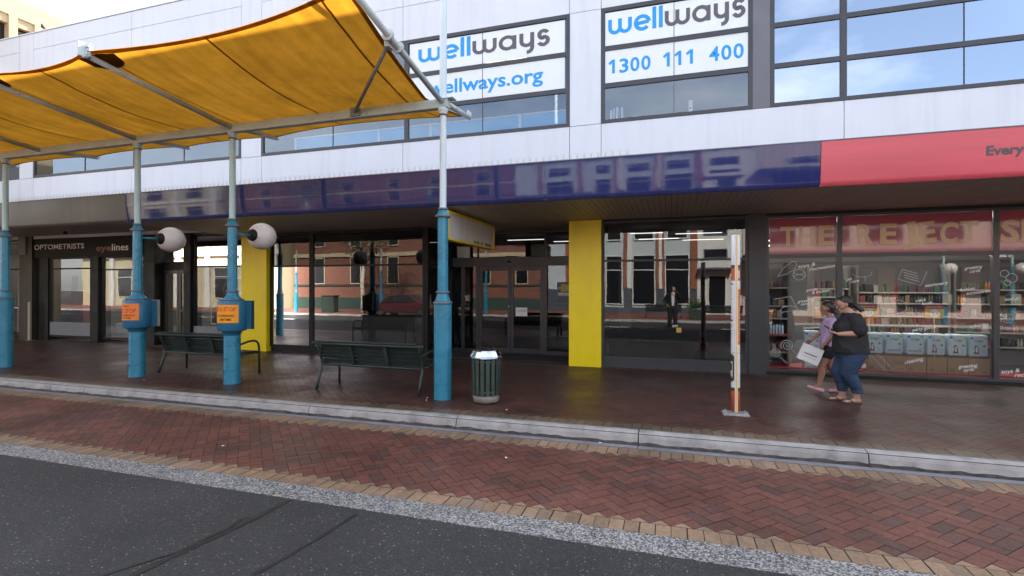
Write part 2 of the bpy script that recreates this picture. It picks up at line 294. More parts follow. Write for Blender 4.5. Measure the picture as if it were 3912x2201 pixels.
# ------------------------------------------------------------------ mesh helpers
class MB:
    def __init__(s): s.v = []; s.f = []; s.m = []; s.sm = []
    def add(s, vs, fs, m=0, smooth=False):
        o = len(s.v); s.v += [tuple(v) for v in vs]
        for f in fs: s.f.append(tuple(i + o for i in f)); s.m.append(m); s.sm.append(smooth)
        return s
    def box(s, x0, x1, y0, y1, z0, z1, m=0):
        return s.add([(x0, y0, z0), (x1, y0, z0), (x1, y1, z0), (x0, y1, z0), (x0, y0, z1), (x1, y0, z1), (x1, y1, z1), (x0, y1, z1)],
                     [(0, 3, 2, 1), (4, 5, 6, 7), (0, 1, 5, 4), (1, 2, 6, 5), (2, 3, 7, 6), (3, 0, 4, 7)], m)
    def bbox(s, x0, x1, y0, y1, z0, z1, m=0, b=.01):
        """box with chamfered edges"""
        bm = bmesh.new(); bmesh.ops.create_cube(bm, size=1)
        for v in bm.verts: v.co = Vector(((x0 + x1) / 2 + v.co.x * (x1 - x0), (y0 + y1) / 2 + v.co.y * (y1 - y0), (z0 + z1) / 2 + v.co.z * (z1 - z0)))
        bmesh.ops.bevel(bm, geom=bm.edges[:], offset=b, segments=2, affect='EDGES', profile=.5)
        bm.verts.index_update()
        s.add([v.co[:] for v in bm.verts], [[v.index for v in f.verts] for f in bm.faces], m); bm.free(); return s
    def quad(s, a, b, c, d, m=0): return s.add([a, b, c, d], [(0, 1, 2, 3)], m)
    def tube(s, path, r, n=10, m=0, cap=True, smooth=True):
        P = [Vector(p) for p in path]; k = len(P)
        rs = r if isinstance(r, (list, tuple)) else [r] * k
        vs = []; up = None
        for i, p in enumerate(P):
            t = (P[min(i + 1, k - 1)] - P[max(i - 1, 0)]).normalized()
            if up is None:
                up = Vector((0, 0, 1)) if abs(t.z) < .9 else Vector((1, 0, 0))
            a = t.cross(up).normalized(); b = a.cross(t).normalized(); up = b
            for j in range(n):
                w = 2 * math.pi * j / n; vs.append(p + (a * math.cos(w) + b * math.sin(w)) * rs[i])
        fs = [(i * n + j, i * n + (j + 1) % n, (i + 1) * n + (j + 1) % n, (i + 1) * n + j) for i in range(k - 1) for j in range(n)]
        s.add(vs, fs, m, smooth)
        if cap:
            s.add(vs[:n], [tuple(range(n))[::-1]], m); s.add(vs[-n:], [tuple(range(n))], m)
        return s
    def lathe(s, prof, c=(0, 0, 0), n=24, m=0, smooth=True, axis='z', ms=None):
        vs = []
        for r, h in prof:
            for j in range(n):
                w = 2 * math.pi * j / n; x, y = r * math.cos(w), r * math.sin(w)
                vs.append((c[0] + x, c[1] + y, c[2] + h) if axis == 'z' else ((c[0] + h, c[1] + x, c[2] + y) if axis == 'x' else (c[0] + y, c[1] + h, c[2] + x)))
        for i in range(len(prof) - 1):
            s_ = [(i * n + j, i * n + (j + 1) % n, (i + 1) * n + (j + 1) % n, (i + 1) * n + j) for j in range(n)]
            q = [vs[a] for a in range(i * n, (i + 2) * n)]
            s.add(q, [(j, (j + 1) % n, n + (j + 1) % n, n + j) for j in range(n)], ms[i] if ms else m, smooth)
        return s
    def disc(s, c, r, n=20, m=0, axis='y'):
        vs = []
        for j in range(n):
            w = 2 * math.pi * j / n; x, y = r * math.cos(w), r * math.sin(w)
            vs.append((c[0] + x, c[1], c[2] + y) if axis == 'y' else ((c[0] + x, c[1] + y, c[2]) if axis == 'z' else (c[0], c[1] + x, c[2] + y)))
        return s.add(vs, [tuple(range(n))], m)
    def sphere(s, c, r, n=20, k=12, m=0):
        rx, ry, rz = r if isinstance(r, (tuple, list)) else (r, r, r); vs = []
        for i in range(k + 1):
            a = math.pi * i / k
            for j in range(n):
                w = 2 * math.pi * j / n
                vs.append((c[0] + rx * math.sin(a) * math.cos(w), c[1] + ry * math.sin(a) * math.sin(w), c[2] - rz * math.cos(a)))
        return s.add(vs, [(i * n + j, i * n + (j + 1) % n, (i + 1) * n + (j + 1) % n, (i + 1) * n + j) for i in range(k) for j in range(n)], m, True)
    def prism_x(s, prof, x0, x1, m=0):
        n = len(prof); vs = [(x0, y, z) for y, z in prof] + [(x1, y, z) for y, z in prof]
        return s.add(vs, [(i, (i + 1) % n, n + (i + 1) % n, n + i) for i in range(n)] + [tuple(range(n))[::-1], tuple(range(n, 2 * n))], m)
    def poly_y(s, pts, y0, y1, m=0):
        """outline in x,z given thickness from y0 (front) to y1"""
        n = len(pts); vs = [(x, y0, z) for x, z in pts] + [(x, y1, z) for x, z in pts]
        return s.add(vs, [tuple(range(n)), tuple(range(n, 2 * n))[::-1]] + [(i, n + i, n + (i + 1) % n, (i + 1) % n) for i in range(n)], m)
    def ribbon(s, pts, w, y, m=0):
        """flat stroke in the x,z plane"""
        P = [Vector((p[0], p[1])) for p in pts]; L = []; k = len(P)
        for i, p in enumerate(P):
            t = (P[min(i + 1, k - 1)] - P[max(i - 1, 0)])
            t = t.normalized() if t.length > 1e-9 else Vector((1, 0)); nrm = Vector((-t.y, t.x)) * w / 2
            L += [(p.x + nrm.x, y, p.y + nrm.y), (p.x - nrm.x, y, p.y - nrm.y)]
        return s.add(L, [(2 * i, 2 * i + 1, 2 * i + 3, 2 * i + 2) for i in range(k - 1)], m)
    def build(s, name, mats, parent=None, off=None, recalc=True, smooth_angle=None):
        mats = mats if isinstance(mats, (list, tuple)) else [mats]
        me = bpy.data.meshes.new(name)
        o = Vector(off) if off is not None else (Vector(OFF.get(parent.name, (0, 0, 0))) if parent else Vector((0, 0, 0)))
        me.from_pydata([(v[0] - o.x, v[1] - o.y, v[2] - o.z) for v in s.v], [], s.f)
        for mt in mats: me.materials.append(M[mt] if isinstance(mt, str) else mt)
        me.polygons.foreach_set('material_index', s.m); me.polygons.foreach_set('use_smooth', s.sm)
        if recalc:
            bm = bmesh.new(); bm.from_mesh(me); bmesh.ops.remove_doubles(bm, verts=bm.verts, dist=1e-6); bmesh.ops.recalc_face_normals(bm, faces=bm.faces); bm.to_mesh(me); bm.free()
        me.update()
        ob = bpy.data.objects.new(name, me); COL.objects.link(ob)
        if parent: ob.parent = parent; OFF[ob.name] = tuple(o)
        return ob
OFF = {}
def thing(name, label, cat, loc=(0, 0, 0), group=None, rz=0):
    o = bpy.data.objects.new(name, None); COL.objects.link(o); o.empty_display_size = .2
    o.location = loc; o.rotation_euler = (0, 0, rz); o['label'] = label; o['category'] = cat
    if group: o['group'] = group
    OFF[o.name] = tuple(loc) if rz == 0 else (0, 0, 0)
    return o
def tag(o, label, cat, group=None):
    o['label'] = label; o['category'] = cat
    if group: o['group'] = group
    return o
def struct(o): o['kind'] = 'structure'; return o
def kids(o): return [c for c in bpy.data.objects if c.parent == o]
def dup(o, loc, rz=None, label=None, parent=None):
    c = o.copy(); COL.objects.link(c)
    if parent: c.parent = parent
    else:
        c.location = loc
        if rz is not None: c.rotation_euler = (0, 0, rz)
        if label: c['label'] = label
    for k in kids(o): dup(k, None, parent=c)
    return c

_tcache = {}
def text_mesh(txt, h, bold=0.0, shear=0.0, width=None, spacing=1.0):
    """outline lettering as (verts, faces) in x,z with left edge and baseline at 0"""
    cu = bpy.data.curves.new('lettering', 'FONT'); cu.body = txt; cu.size = 1; cu.offset = bold; cu.shear = shear; cu.space_character = spacing
    cu.resolution_u = 3
    ob = bpy.data.objects.new('lettering', cu); COL.objects.link(ob)
    dg = bpy.context.evaluated_depsgraph_get(); me = bpy.data.meshes.new_from_object(ob.evaluated_get(dg))
    vs = [v.co.copy() for v in me.vertices]; fs = [tuple(p.vertices) for p in me.polygons]
    bpy.data.objects.remove(ob); bpy.data.curves.remove(cu); bpy.data.meshes.remove(me)
    k = h / .72                                   # cap height to metres
    x0 = min(v.x for v in vs); x1 = max(v.x for v in vs)
    kx = (width / (x1 - x0)) if width else k
    return [((v.x - x0) * kx, v.y * k) for v in vs], fs
def put_text(mb, txt, x, y, z, h, m=0, bold=0.0, shear=0.0, width=None, rot=0.0, spacing=1.0, flip=False, frame=None):
    vs, fs = text_mesh(txt, h, bold, shear, width, spacing)
    c, s = math.cos(rot), math.sin(rot)
    P = [(a * c - b * s, a * s + b * c) for a, b in vs]
    if frame: mb.add([frame(a, b) for a, b in P], fs, m)
    else: mb.add([(x + (-a if flip else a), y, z + b) for a, b in P], fs, m)

# ------------------------------------------------------------------ ground
XL, XR = -34.0, 16.0
g = MB()
g.quad((-400, -400, -.32), (400, -400, -.32), (400, 400, -.32), (-400, 400, -.32)); struct(g.build('ground', 'mortar'))
g = MB(); prof = [(3.63, -.13), (2.6, -.10), (1.3, -.05), (0, -.01), (-1.5, .0), (-3.5, -.03), (-6.0, -.10), (-6.62, -.13)]
for (ya, za), (yb, zb) in zip(prof[:-1], prof[1:]): g.quad((-120, yb, zb), (90, yb, zb), (90, ya, za), (-120, ya, za))
road = struct(g.build('road', 'asphalt'))
def streak(path, w0, w1, seed):
    random.seed(seed); m = MB(); L = []
    n = len(path) * 6
    def rz(y): 
        for (ya, za), (yb, zb) in zip(prof[:-1], prof[1:]):
            if yb <= y <= ya: return za + (zb - za) * (ya - y) / (ya - yb)
        return -.13
    pts = []
    for i in range(n):
        t = i / (n - 1) * (len(path) - 1); a = min(int(t), len(path) - 2); f = t - a
        pts.append((path[a][0] + (path[a + 1][0] - path[a][0]) * f, path[a][1] + (path[a + 1][1] - path[a][1]) * f))
    for i, (x, y) in enumerate(pts):
        w = (w0 + (w1 - w0) * i / n) * random.uniform(.75, 1.2) / 2; dx = random.uniform(-.004, .004)
        L += [(x - w + dx, y, rz(y) + .004), (x + w + dx, y, rz(y) + .004)]
    m.add(L, [(2 * i, 2 * i + 1, 2 * i + 3, 2 * i + 2) for i in range(n - 1)]); return m
mb = streak([(-3.15, 3.60), (-3.13, 3.26), (-3.15, 2.9), (-3.19, 2.5), (-3.2, 1.9)], .05, .05, 1); mb.build('tar_streak', 'tar', road)
mb = streak([(-3.22, 3.2), (-3.19, 3.0), (-3.21, 2.62), (-3.30, 2.41), (-3.42, 2.1)], .03, .02, 2); mb.build('tar_streak', 'tar', road)
mb = streak([(-2.43, 3.54), (-2.44, 3.1), (-2.47, 2.8), (-2.51, 2.4), (-2.53, 1.8)], .026, .04, 3); mb.build('tar_streak', 'tar', road)
# painted lines, far half of the road
g = MB()
for k in range(12):
    x = -40 + k * 6; g.box(x, x + 2.2, -.75, -.63, -.015, .008)
g.build('lane_line', 'white_ink', road)

w_ = .115; h_ = w_ / math.sqrt(2)
def herring(x0, x1, y0, n, z, mi=.0028):
    """45 degree herringbone, n half rows deep above the line y0, saw-toothed both sides"""
    out = MB(); rnd = random.Random(int(1000 * y0))
    i0 = int((x0) / (2 * h_)) - n - 4; i1 = int((x1) / (2 * h_)) + n + 4
    def P(a, b): return ((a - b) * h_, y0 + (a + b) * h_)
    def ok(i, j):
        x = (i - j) * h_
        return 0 <= i + j and i + j + 2 <= n and x0 <= x <= x1
    def emit_(a0, b0, a1, b1):
        e = mi / w_; dz = rnd.uniform(0, .0016)
        q = [P(a0 + e, b0 + e), P(a1 - e, b0 + e), P(a1 - e, b1 - e), P(a0 + e, b1 - e)]
        t = [rnd.uniform(-.0008, .0008) for _ in q]
        out.add([(x, y, z + dz + tt) for (x, y), tt in zip(q, t)], [(0, 1, 2, 3)])
    for i in range(i0, i1):
        for s in range(0, n - 1):
            j = s - i; d = (i - j) % 4
            if not ok(i, j): continue
            if d == 0:
                if ok(i + 1, j): emit_(i, j, i + 2, j + 1)
                else: emit_(i, j, i + 1, j + 1)
            elif d == 1:
                if not ok(i - 1, j): emit_(i, j, i + 1, j + 1)
            elif d == 3:
                if ok(i, j + 1): emit_(i, j, i + 1, j + 2)
                else: emit_(i, j, i + 1, j + 1)
            else:
                if not ok(i, j - 1): emit_(i, j, i + 1, j + 1)
    return out
def soldiers(x0, x1, ya, yb, z, tooth=0, out=None, lean=0.0):
    """border of bricks on end, with the three-cornered fillers on one side"""
    out = out or MB(); P = .1155; rnd = random.Random(int(ya * 977)); k0 = int(x0 / P); k1 = int(x1 / P); e = .0035
    for k in range(k0, k1):
        x = k * P + h_ * 0; dz = rnd.uniform(0, .0018); l = rnd.uniform(-.004, .004)
        out.add([(x + e + l, ya + e, z + dz), (x + P - e + l, ya + e, z + dz), (x + P - e + l + lean, yb - e, z + dz), (x + e + l + lean, yb - e, z + dz)], [(0, 1, 2, 3)])
        yt = yb if tooth > 0 else ya
    if tooth:
        yt = yb if tooth > 0 else ya; P = 2 * h_
        for k in range(int(x0 / P), int(x1 / P)):
            xx = k * P; dz = rnd.uniform(0, .0018)
            out.add([(xx + e * 2, yt + tooth * e, z + dz), (xx + P - e * 2, yt + tooth * e, z + dz), (xx + h_, yt + tooth * (h_ - e * 1.4), z + dz)], [(0, 1, 2) if tooth > 0 else (0, 2, 1)])
    return out
ZR = -.13
mb = MB(); mb.box(XL, XR, 3.63, 5.96, -.30, ZR - .006); bed = struct(mb.build('mortar_ground', 'mortar'))
yA = 4.10; nA = 20; yB = yA + nA * h_
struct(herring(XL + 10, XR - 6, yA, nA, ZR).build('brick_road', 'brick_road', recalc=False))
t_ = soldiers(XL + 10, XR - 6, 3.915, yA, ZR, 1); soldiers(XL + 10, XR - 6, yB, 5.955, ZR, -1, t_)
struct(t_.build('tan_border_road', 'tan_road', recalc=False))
mb = MB(); mb.box(XL, XR, 3.632, 3.912, -.29, ZR + .003); struct(mb.build('granite_kerb', 'granite'))
mb = MB(); jx = [-2.7 + 2.33 * k for k in range(-13, 9)]
for a, b in zip(jx[:-1], jx[1:]): mb.prism_x([(5.96, -.29), (5.96, ZR + .006), (6.13, ZR - .014), (6.13, -.29)], a + .003, b - .003)
struct(mb.build('gutter_kerb', 'gutter'))
mb = MB()
for a, b in zip(jx[:-1], jx[1:]):
    pr = [0, (6.131, -.108), (6.142, -.055), (6.156, -.020), (6.183, -.003), (6.272, .0025), (6.318, .003), 0]
    pr = pr[1:-1]; a += .006; b -= .006; rk = random.Random(int(a * 100)); NS = 24; n_ = len(pr); vs = []
    for i in range(NS + 1):
        for k, (y, z) in enumerate(pr):
            j = rk.uniform(-.010, .010) if k == 0 else (rk.uniform(-.014, .014) if k == 4 else 0)
            vs.append((a + (b - a) * i / NS, y + (j if k == 4 else 0), z + (j if k == 0 else 0)))
    vs0 = [(x, 6.131, -.29) for x in (a, b)]
    for k in range(n_ - 1):
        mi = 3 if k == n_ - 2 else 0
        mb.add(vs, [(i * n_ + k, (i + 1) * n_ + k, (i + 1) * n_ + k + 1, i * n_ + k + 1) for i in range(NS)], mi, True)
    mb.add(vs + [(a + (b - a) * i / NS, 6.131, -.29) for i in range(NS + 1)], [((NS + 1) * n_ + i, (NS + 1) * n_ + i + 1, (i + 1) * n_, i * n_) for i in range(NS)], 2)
    for x, o in ((a, 0), (b, NS * n_)): mb.add([(x, 6.131, -.29)] + vs[o:o + n_] + [(x, 6.318, -.29)], [tuple(range(n_ + 2))], 0)
mb.box(XL, XR, 6.16, 6.30, -.29, -.012, 1)
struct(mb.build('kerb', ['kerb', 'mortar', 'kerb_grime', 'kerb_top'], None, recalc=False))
yC = 6.525; nC = 54; yD = yC + nC * h_
mb = MB(); mb.box(XL, XR, 6.32, 13.2, -.29, -.006); struct(mb.build('mortar_ground', 'mortar'))
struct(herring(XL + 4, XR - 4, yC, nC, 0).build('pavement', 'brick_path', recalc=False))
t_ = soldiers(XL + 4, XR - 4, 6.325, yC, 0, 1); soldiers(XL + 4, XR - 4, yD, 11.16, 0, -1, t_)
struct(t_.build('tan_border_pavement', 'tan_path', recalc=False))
# far side of the street
mb = MB()
mb.prism_x([(-6.62, -.29), (-6.62, -.1), (-6.66, -.005), (-6.8, 0), (-6.8, -.29)], -120, 90)
struct(mb.build('far_kerb', 'kerb'))
mb = MB(); mb.box(-120, 90, -13.9, -6.803, -.29, -.001); struct(mb.build('far_pavement', mat('far_paving', (.20, .075, .055), .7, var=.25, scale=2.5)))
# ------------------------------------------------------------------ the white two-storey building
D = 11.15
bld = thing('commercial_building', 'long white panelled two-storey building with ground floor shops under a street awning', 'building', (-5, 11.15, 0))
def part(mb, name, mats, parent=None, **k): return mb.build(name, mats, parent or bld, **k)
# cladding panels
m = MB(); G = .006
PX = [-23.5, -20.7, -20.0, -15.58, -11.4, -10.7, -6.35, -2.17, -1.47, 3.15, 7.1, 7.8, 12.4, 14.0]
PIL = {(-20.7, -20.0), (-11.4, -10.7), (-2.17, -1.47), (7.1, 7.8)}
rows_top = [(7.83, 8.68), (8.68, 9.535), (9.535, 10.07)]
pil_rows = [(7.83, 9.0), (9.0, 10.07)]
for a, b in zip(PX[:-1], PX[1:]):
    p = (a, b) in PIL
    rr = [(3.30, 5.315)] + ([(5.315, 7.83), (7.83, 10.07)] if p else rows_top)
    for z0, z1 in rr: m.box(a + G, b - G, D, D + .06, z0 + G, z1 - G)
m.box(-23.5, 14, D - .02, D + .3, 10.075, 10.11)
part(m, 'cladding', 'white_panel')
m = MB()
m.box(-23.5, 14, D + .062, D + .30, 3.3, 5.31); m.box(-23.5, 14, D + .062, D + .3, 7.83, 10.07)
for a, b in PIL: m.box(a, b, D + .062, D + .3, 5.31, 7.83)
m.box(-23.5, -20.7, D + .062, D + .3, 5.31, 7.83); m.box(12.4, 14, D + .062, D + .3, 5.31, 7.83)
m.box(-23.5, 14, D + .3, 20, 10.0, 10.06)
m.box(-23.5, -23.3, D + .3, 20, 0, 10.0); m.box(13.8, 14, D + .3, 20, 0, 10.0); m.box(-23.3, 13.8, 19.8, 20, 0, 10.0)
part(m, 'backing_wall', 'joint')
m = MB(); m.box(-23.3, 13.8, D + .3, 19.8, 4.85, 5.15); m.box(-23.3, 13.8, D + .31, 19.8, 7.86, 7.95)
m.box(-23.3, 13.8, 16, 16.1, 5.15, 7.86)
part(m, 'upper_interior', 'interior_grey')

# upper windows: each is frame > panes
def upper_window(x0, x1, mulls, joints, gl='glass_up', bars=(6.13, 6.94), parent=None):
    z0, z1 = 5.315, 7.83; f = MB(); t = .075; y0, y1 = D - .012, D + .10
    f.box(x0, x1, y0, y1, z0, z0 + .075); f.box(x0, x1, y0, y1, z1 - .09, z1)
    f.box(x0, x0 + t, y0, y1, z0 + .075, z1 - .09); f.box(x1 - t, x1, y0, y1, z0 + .075, z1 - .09)
    cuts = [x0 + t] + sorted(mulls) + [x1 - t]
    for c in mulls: f.box(c - .055, c + .055, y0, y1, z0 + .075, z1 - .09)
    for i, (a, b) in enumerate(zip(cuts[:-1], cuts[1:])):
        a2 = a + (.055 if i else 0); b2 = b - (.055 if i < len(cuts) - 2 else 0)
        for zb in bars: f.box(a2, b2, y0 + .004, y1 - .01, zb - .05, zb + .045)
    o = f.build('window', 'frame', bld)
    g_ = MB(); zz = [z0 + .075] + list(bars) + [z1 - .09]
    for i, (a, b) in enumerate(zip(cuts[:-1], cuts[1:])):
        js = [a + (.055 if i else 0)] + [j for j in joints if a < j < b] + [b - (.055 if i < len(cuts) - 2 else 0)]
        for p, q in zip(js[:-1], js[1:]):
            for k, (u, v) in enumerate(zip(zz[:-1], zz[1:])):
                u2 = u + (.045 if k else 0); v2 = v - (.05 if k < 2 else 0)
                g_.quad((p + .005, D + .02, u2), (q - .005, D + .02, u2), (q - .005, D + .02, v2), (p + .005, D + .02, v2))
    g_.build('pane', gl, o)
    for j in joints:
        j_ = MB()
        for k, (u, v) in enumerate(zip(zz[:-1], zz[1:])): j_.box(j - .006, j + .006, D + .004, D + .03, u + (.045 if k else 0), v - (.05 if k < 2 else 0))
        j_.build('pane_seal', 'joint', o)
    return o
upper_window(-20.0, -11.4, [-15.44], [-17.6, -13.5])
w2 = upper_window(-10.7, -2.17, [-6.25], [-8.4, -4.245])
w3 = upper_window(-1.47, 1.55, [], [.047])
m = MB(); m.box(1.553, 1.87, D - .006, D + .1, 5.315, 7.83); part(m, 'column_cover', 'grey_column')
upper_window(1.873, 7.1, [3.14], [5.037], 'glass_sky')
upper_window(7.8, 12.4, [9.2], [], 'glass_sky')
# sign sheets fixed behind the glass bars
def stroke_word(mb, word, x, z, xh, y, m1, m2, sp=.34):
    """rounded monoline letters; xh is the x-height"""
    t = .24 * xh
    def arc(cx, cz, r, a0, a1, n=14, rz=None): return [(cx + r * math.cos(R(a0 + (a1 - a0) * i / n)), cz + (rz or r) * math.sin(R(a0 + (a1 - a0) * i / n))) for i in range(n + 1)]
    def st(pts, mm): mb.ribbon([(x + px * xh, z + pz * xh) for px, pz in pts], t, y - .0006 * len(mb.f) / 14, mm)
    for n, ch in enumerate(word):
        mm = m1 if n < 4 else m2
        if ch == 'w':
            for k in (0, .64): st([(k + .1, 1.0 if n < 4 or k == 0 else 1.0)] + [(k + .1, .5)] + arc(k + .42, .42, .32, 180, 360) + [(k + .74, .5), (k + .74, 1.0)], mm)
            x += (1.48 + .18) * xh
        elif ch == 'e':
            st(arc(.5, .5, .42, 5, 318, 26), mm); st([(.12, .46), (.9, .54)], mm); x += (1.0 + .10) * xh
        elif ch == 'l':
            st([(.14, .0), (.14, 1.42)], mm); x += .40 * xh
        elif ch == 'a':
            st(arc(.5, .5, .42, 0, 360, 28), mm); st([(.92, 0), (.92, .98)], mm); x += (1.02 + .22) * xh
        elif ch == 'y':
            st([(.1, 1.0), (.1, .5)] + arc(.42, .44, .32, 180, 360) + [(.74, .5), (.74, 1.0)], mm)
            st([(.74, .9), (.74, .0)] + arc(.44, -.06, .30, 0, -95, 10), mm); x += (.84 + .20) * xh
        elif ch == 's':
            st(arc(.36, .74, .24, 20, 180, 12) + arc(.36, .70, .24, 200, 262, 5) + arc(.36, .30, .26, 85, -60, 14) + arc(.36, .28, .27, -75, -160, 9), mm); x += .8 * xh
    return x
def sign_sheet(x0, x1, z0, z1, name='sign_panel'):
    q = MB(); q.box(x0, x1, D + .0105, D + .0165, z0, z1); return q.build(name, 'sign_white', bld)
tilt = 0
s1 = sign_sheet(-6.16, -2.28, 7.0, 7.72)
L = MB(); xe = stroke_word(L, 'wellways', 0, 0, 1, 0, 0, 1)
def place_logo(x0, x1, zb, parent):
    L = MB(); stroke_word(L, 'wellways', 0, 0, 1, 0, 0, 1)
    mx = max(v[0] for v in L.v); mn = min(v[0] for v in L.v); k = (x1 - x0) / (mx - mn)
    L.v = [(x0 + (v[0] - mn) * k, D + .008 + v[1] * .3, zb + v[2] * .325) for v in L.v]
    L.build('lettering', ['well_blue', 'well_grey'], parent, recalc=False)
place_logo(-5.93, -2.62, 7.235, s1)
s2 = sign_sheet(-6.16, -2.28, 6.19, 6.885)
L = MB(); put_text(L, 'wellways.org', -5.66, D + .0085, 6.41, .33, 0, .022, 0, 2.88); L.build('lettering', 'well_blue', s2, recalc=False)
s3 = sign_sheet(-1.385, 1.47, 7.0, 7.72); place_logo(-1.32, 1.42, 7.235, s3)
s4 = sign_sheet(-1.385, 1.47, 6.19, 6.885)
L = MB(); xx = -1.32; adv = 2.76 / 12.0
for ch in '1300 111 400':
    if ch == '1':
        L.box(xx + .085, xx + .145, D + .0078, D + .0086, 6.385, 6.685); L.add([(xx + .0845, D + .0083, 6.684), (xx + .0845, D + .0083, 6.61), (xx + .03, D + .0083, 6.575), (xx + .005, D + .0083, 6.618)], [(0, 1, 2, 3)])
    elif ch != ' ': put_text(L, ch, xx + .01, D + .0085, 6.385, .30, 0, .022, 0, adv - .035)
    xx += adv if ch != ' ' else adv * .95
L.build('lettering', 'well_blue', s4, recalc=False)
# office fit-out behind the upper glass
m = MB(); m.box(-10.0, -7.4, 11.7, 11.73, 5.2, 5.87); m.box(-7.33, -5.9, 11.7, 11.73, 5.2, 5.87); m.box(-5.82, -3.52, 11.7, 11.73, 5.2, 5.87); m.box(-3.45, -2.3, 11.7, 11.73, 5.2, 5.87)
o = tag(m.build('desk_screen', 'part_blue'), 'blue office partition with white rails behind the upper storey glass', 'partition')
m = MB(); m.box(-10.0, -2.3, 11.69, 11.74, 5.875, 5.91)
for x in (-10.03, -7.37, -5.86, -3.485, -2.28): m.box(x - .035, x + .035, 11.685, 11.745, 5.15, 5.91)
m.build('rail', 'part_white', o)
for k, x in enumerate((-4.55, -3.95)):
    m = MB(); m.box(x - .26, x + .26, 12.6, 13.6, 7.815, 7.85); o = m.build('ceiling_light', 'panel_light', bld)
for k, (x0, x1) in enumerate(((-9.6, -8.3),)):
    m = MB(); m.box(x0, x1, 13, 13.5, 7.815, 7.85); o = m.build('ceiling_light', 'panel_light', bld)
m = MB(); m.box(.2, 1.4, 11.6, 12.2, 5.50, 5.54); m.box(.24, .3, 11.65, 12.15, 5.15, 5.5); m.box(1.3, 1.36, 11.65, 12.15, 5.15, 5.5)
tag(m.build('desk', 'part_white'), 'white office desk edge behind the lower pane beneath the phone number sign', 'desk')
for k, (x, w, h, c) in enumerate([(-1.30, .05, .26, 'paper'), (-1.23, .03, .30, 'part_white'), (-1.17, .045, .31, 'paper'), (-1.11, .03, .28, 'interior_pale'), (-1.06, .04, .29, 'paper')]):
    m = MB(); m.bbox(x, x + w, 11.35, 11.6, 5.40, 5.40 + h, 0, .003)
    tag(m.build('folder', c), 'pale office folder standing on the upper window sill left of the desk', 'folder', 'folders on the upper window sill')
m = MB(); m.box(-1.42, -.4, 11.32, 11.65, 5.36, 5.398); m.build('sill_shelf', 'part_white', bld)
m = MB(); m.bbox(.36, .44, 11.75, 12.05, 5.54, 5.83, 0, .004); o = tag(m.build('lever_arch_file', 'paper'), 'white lever arch file upright on the upstairs office desk', 'folder'); 
m = MB(); m.disc((.40, 11.745, 5.66), .02, 12); m.build('finger_hole', 'black', o)
m = MB(); m.lathe([(.09, 0), (.115, .07), (.10, .09)], (-.75, 11.5, 5.398), 16); tag(m.build('bowl', 'paper'), 'white bowl on the upper window sill beside the folders', 'bowl')

# ---- ground floor walls, piers and soffit
m = MB()
m.bbox(-2.155, -1.45, 11.02, 11.45, 0, 3.195, 0, .008); part(m, 'pillar', 'yellow')
m = MB(); m.bbox(-11.26, -10.40, 11.02, 11.45, 0, 3.195, 0, .008); part(m, 'pillar', 'yellow')
m = MB(); m.box(1.478, 1.80, 11.10, 11.3, 0, 3.2); part(m, 'pier', 'dark_wall')
m = MB(); m.box(-20.62, -20.0, 11.12, 11.6, 0, 2.80); m.box(-20.25, -20.0, 11.12, 11.6, 2.80, 3.4); part(m, 'pier', mat('pier_brown', (.05, .042, .036), .5, var=.1))
m = MB(); m.box(-20.62, -20.25, 11.08, 11.6, 2.803, 3.4); part(m, 'pier_cap', mat('cap_grey', (.20, .19, .19), .5, var=.1))
m = MB(); m.box(-17.42, -17.08, 11.2, 11.6, 0, 2.68); part(m, 'pier', 'black_frame')
m = MB(); m.box(-15.2, -14.72, 11.22, 11.6, 0, 3.3); part(m, 'pier', 'black_frame')
m = MB(); m.box(-13.56, -13.30, 11.2, 11.6, 0, 3.3); part(m, 'pier', 'black_frame')
m = MB(); m.box(-11.35, -11.262, 11.2, 11.5, 0, 3.3); part(m, 'pier', 'black_frame')
# canopy
m = MB()
m.box(-24, -11.95, 8.46, 11.15, 3.40, 3.44); m.box(-11.95, -3.3, 8.46, 12.6, 3.205, 3.245)
m.box(-11.952, -11.9, 8.46, 11.15, 3.2, 3.44)
soff = part(m, 'soffit', 'soffit')
m = MB(); k = 0; x = -3.295
while x < 14: m.box(x, x + .092, 8.46, 12.6 if x < -1.4 else 11.15, 3.206 + (k % 3) * .0012, 3.236); x += .1; k += 1
part(m, 'soffit_boards', 'soffit')
m = MB(); m.box(-3.3, 14, 8.46, 12.6, 3.2385, 3.25); m.box(-24, 14, 8.46, D, 3.78, 3.82); part(m, 'canopy_deck', 'joint')
fz0, fz1 = 3.205, 3.855
def fascia(x0, x1, mt, cuts=(), y=8.4):
    q = MB(); xs = [x0] + list(cuts) + [x1]
    for a, b in zip(xs[:-1], xs[1:]):
        pr = []                                        # the sheets lean out at the top and belly a little
        for i in range(9): t = i / 8; pr.append((y + .060 * (1 - t) - .010 * math.sin(math.pi * t), fz0 + (fz1 - fz0) * t))
        n_ = len(pr); nx = 2
        vs = [(xx, yy, zz) for xx in (a + .002, b - .002) for yy, zz in pr]
        q.add(vs, [(i, i + n_, i + n_ + 1, i + 1) for i in range(n_ - 1)], 0, True)
        q.box(a + .002, b - .002, y + .062, y + .075, fz0, fz1); q.quad((a + .002, y + .06, fz0), (b - .002, y + .06, fz0), (b - .002, y + .062, fz0), (a + .002, y + .062, fz0))
    return q.build('fascia', mt, bld)
fascia(-24, -11.924, 'brown_fascia', (-18,))
fascia(-11.92, 2.08, 'navy', (-8.44, -5.3, -2.06))
fr = fascia(2.084, 14, 'red_fascia', (8.0,))
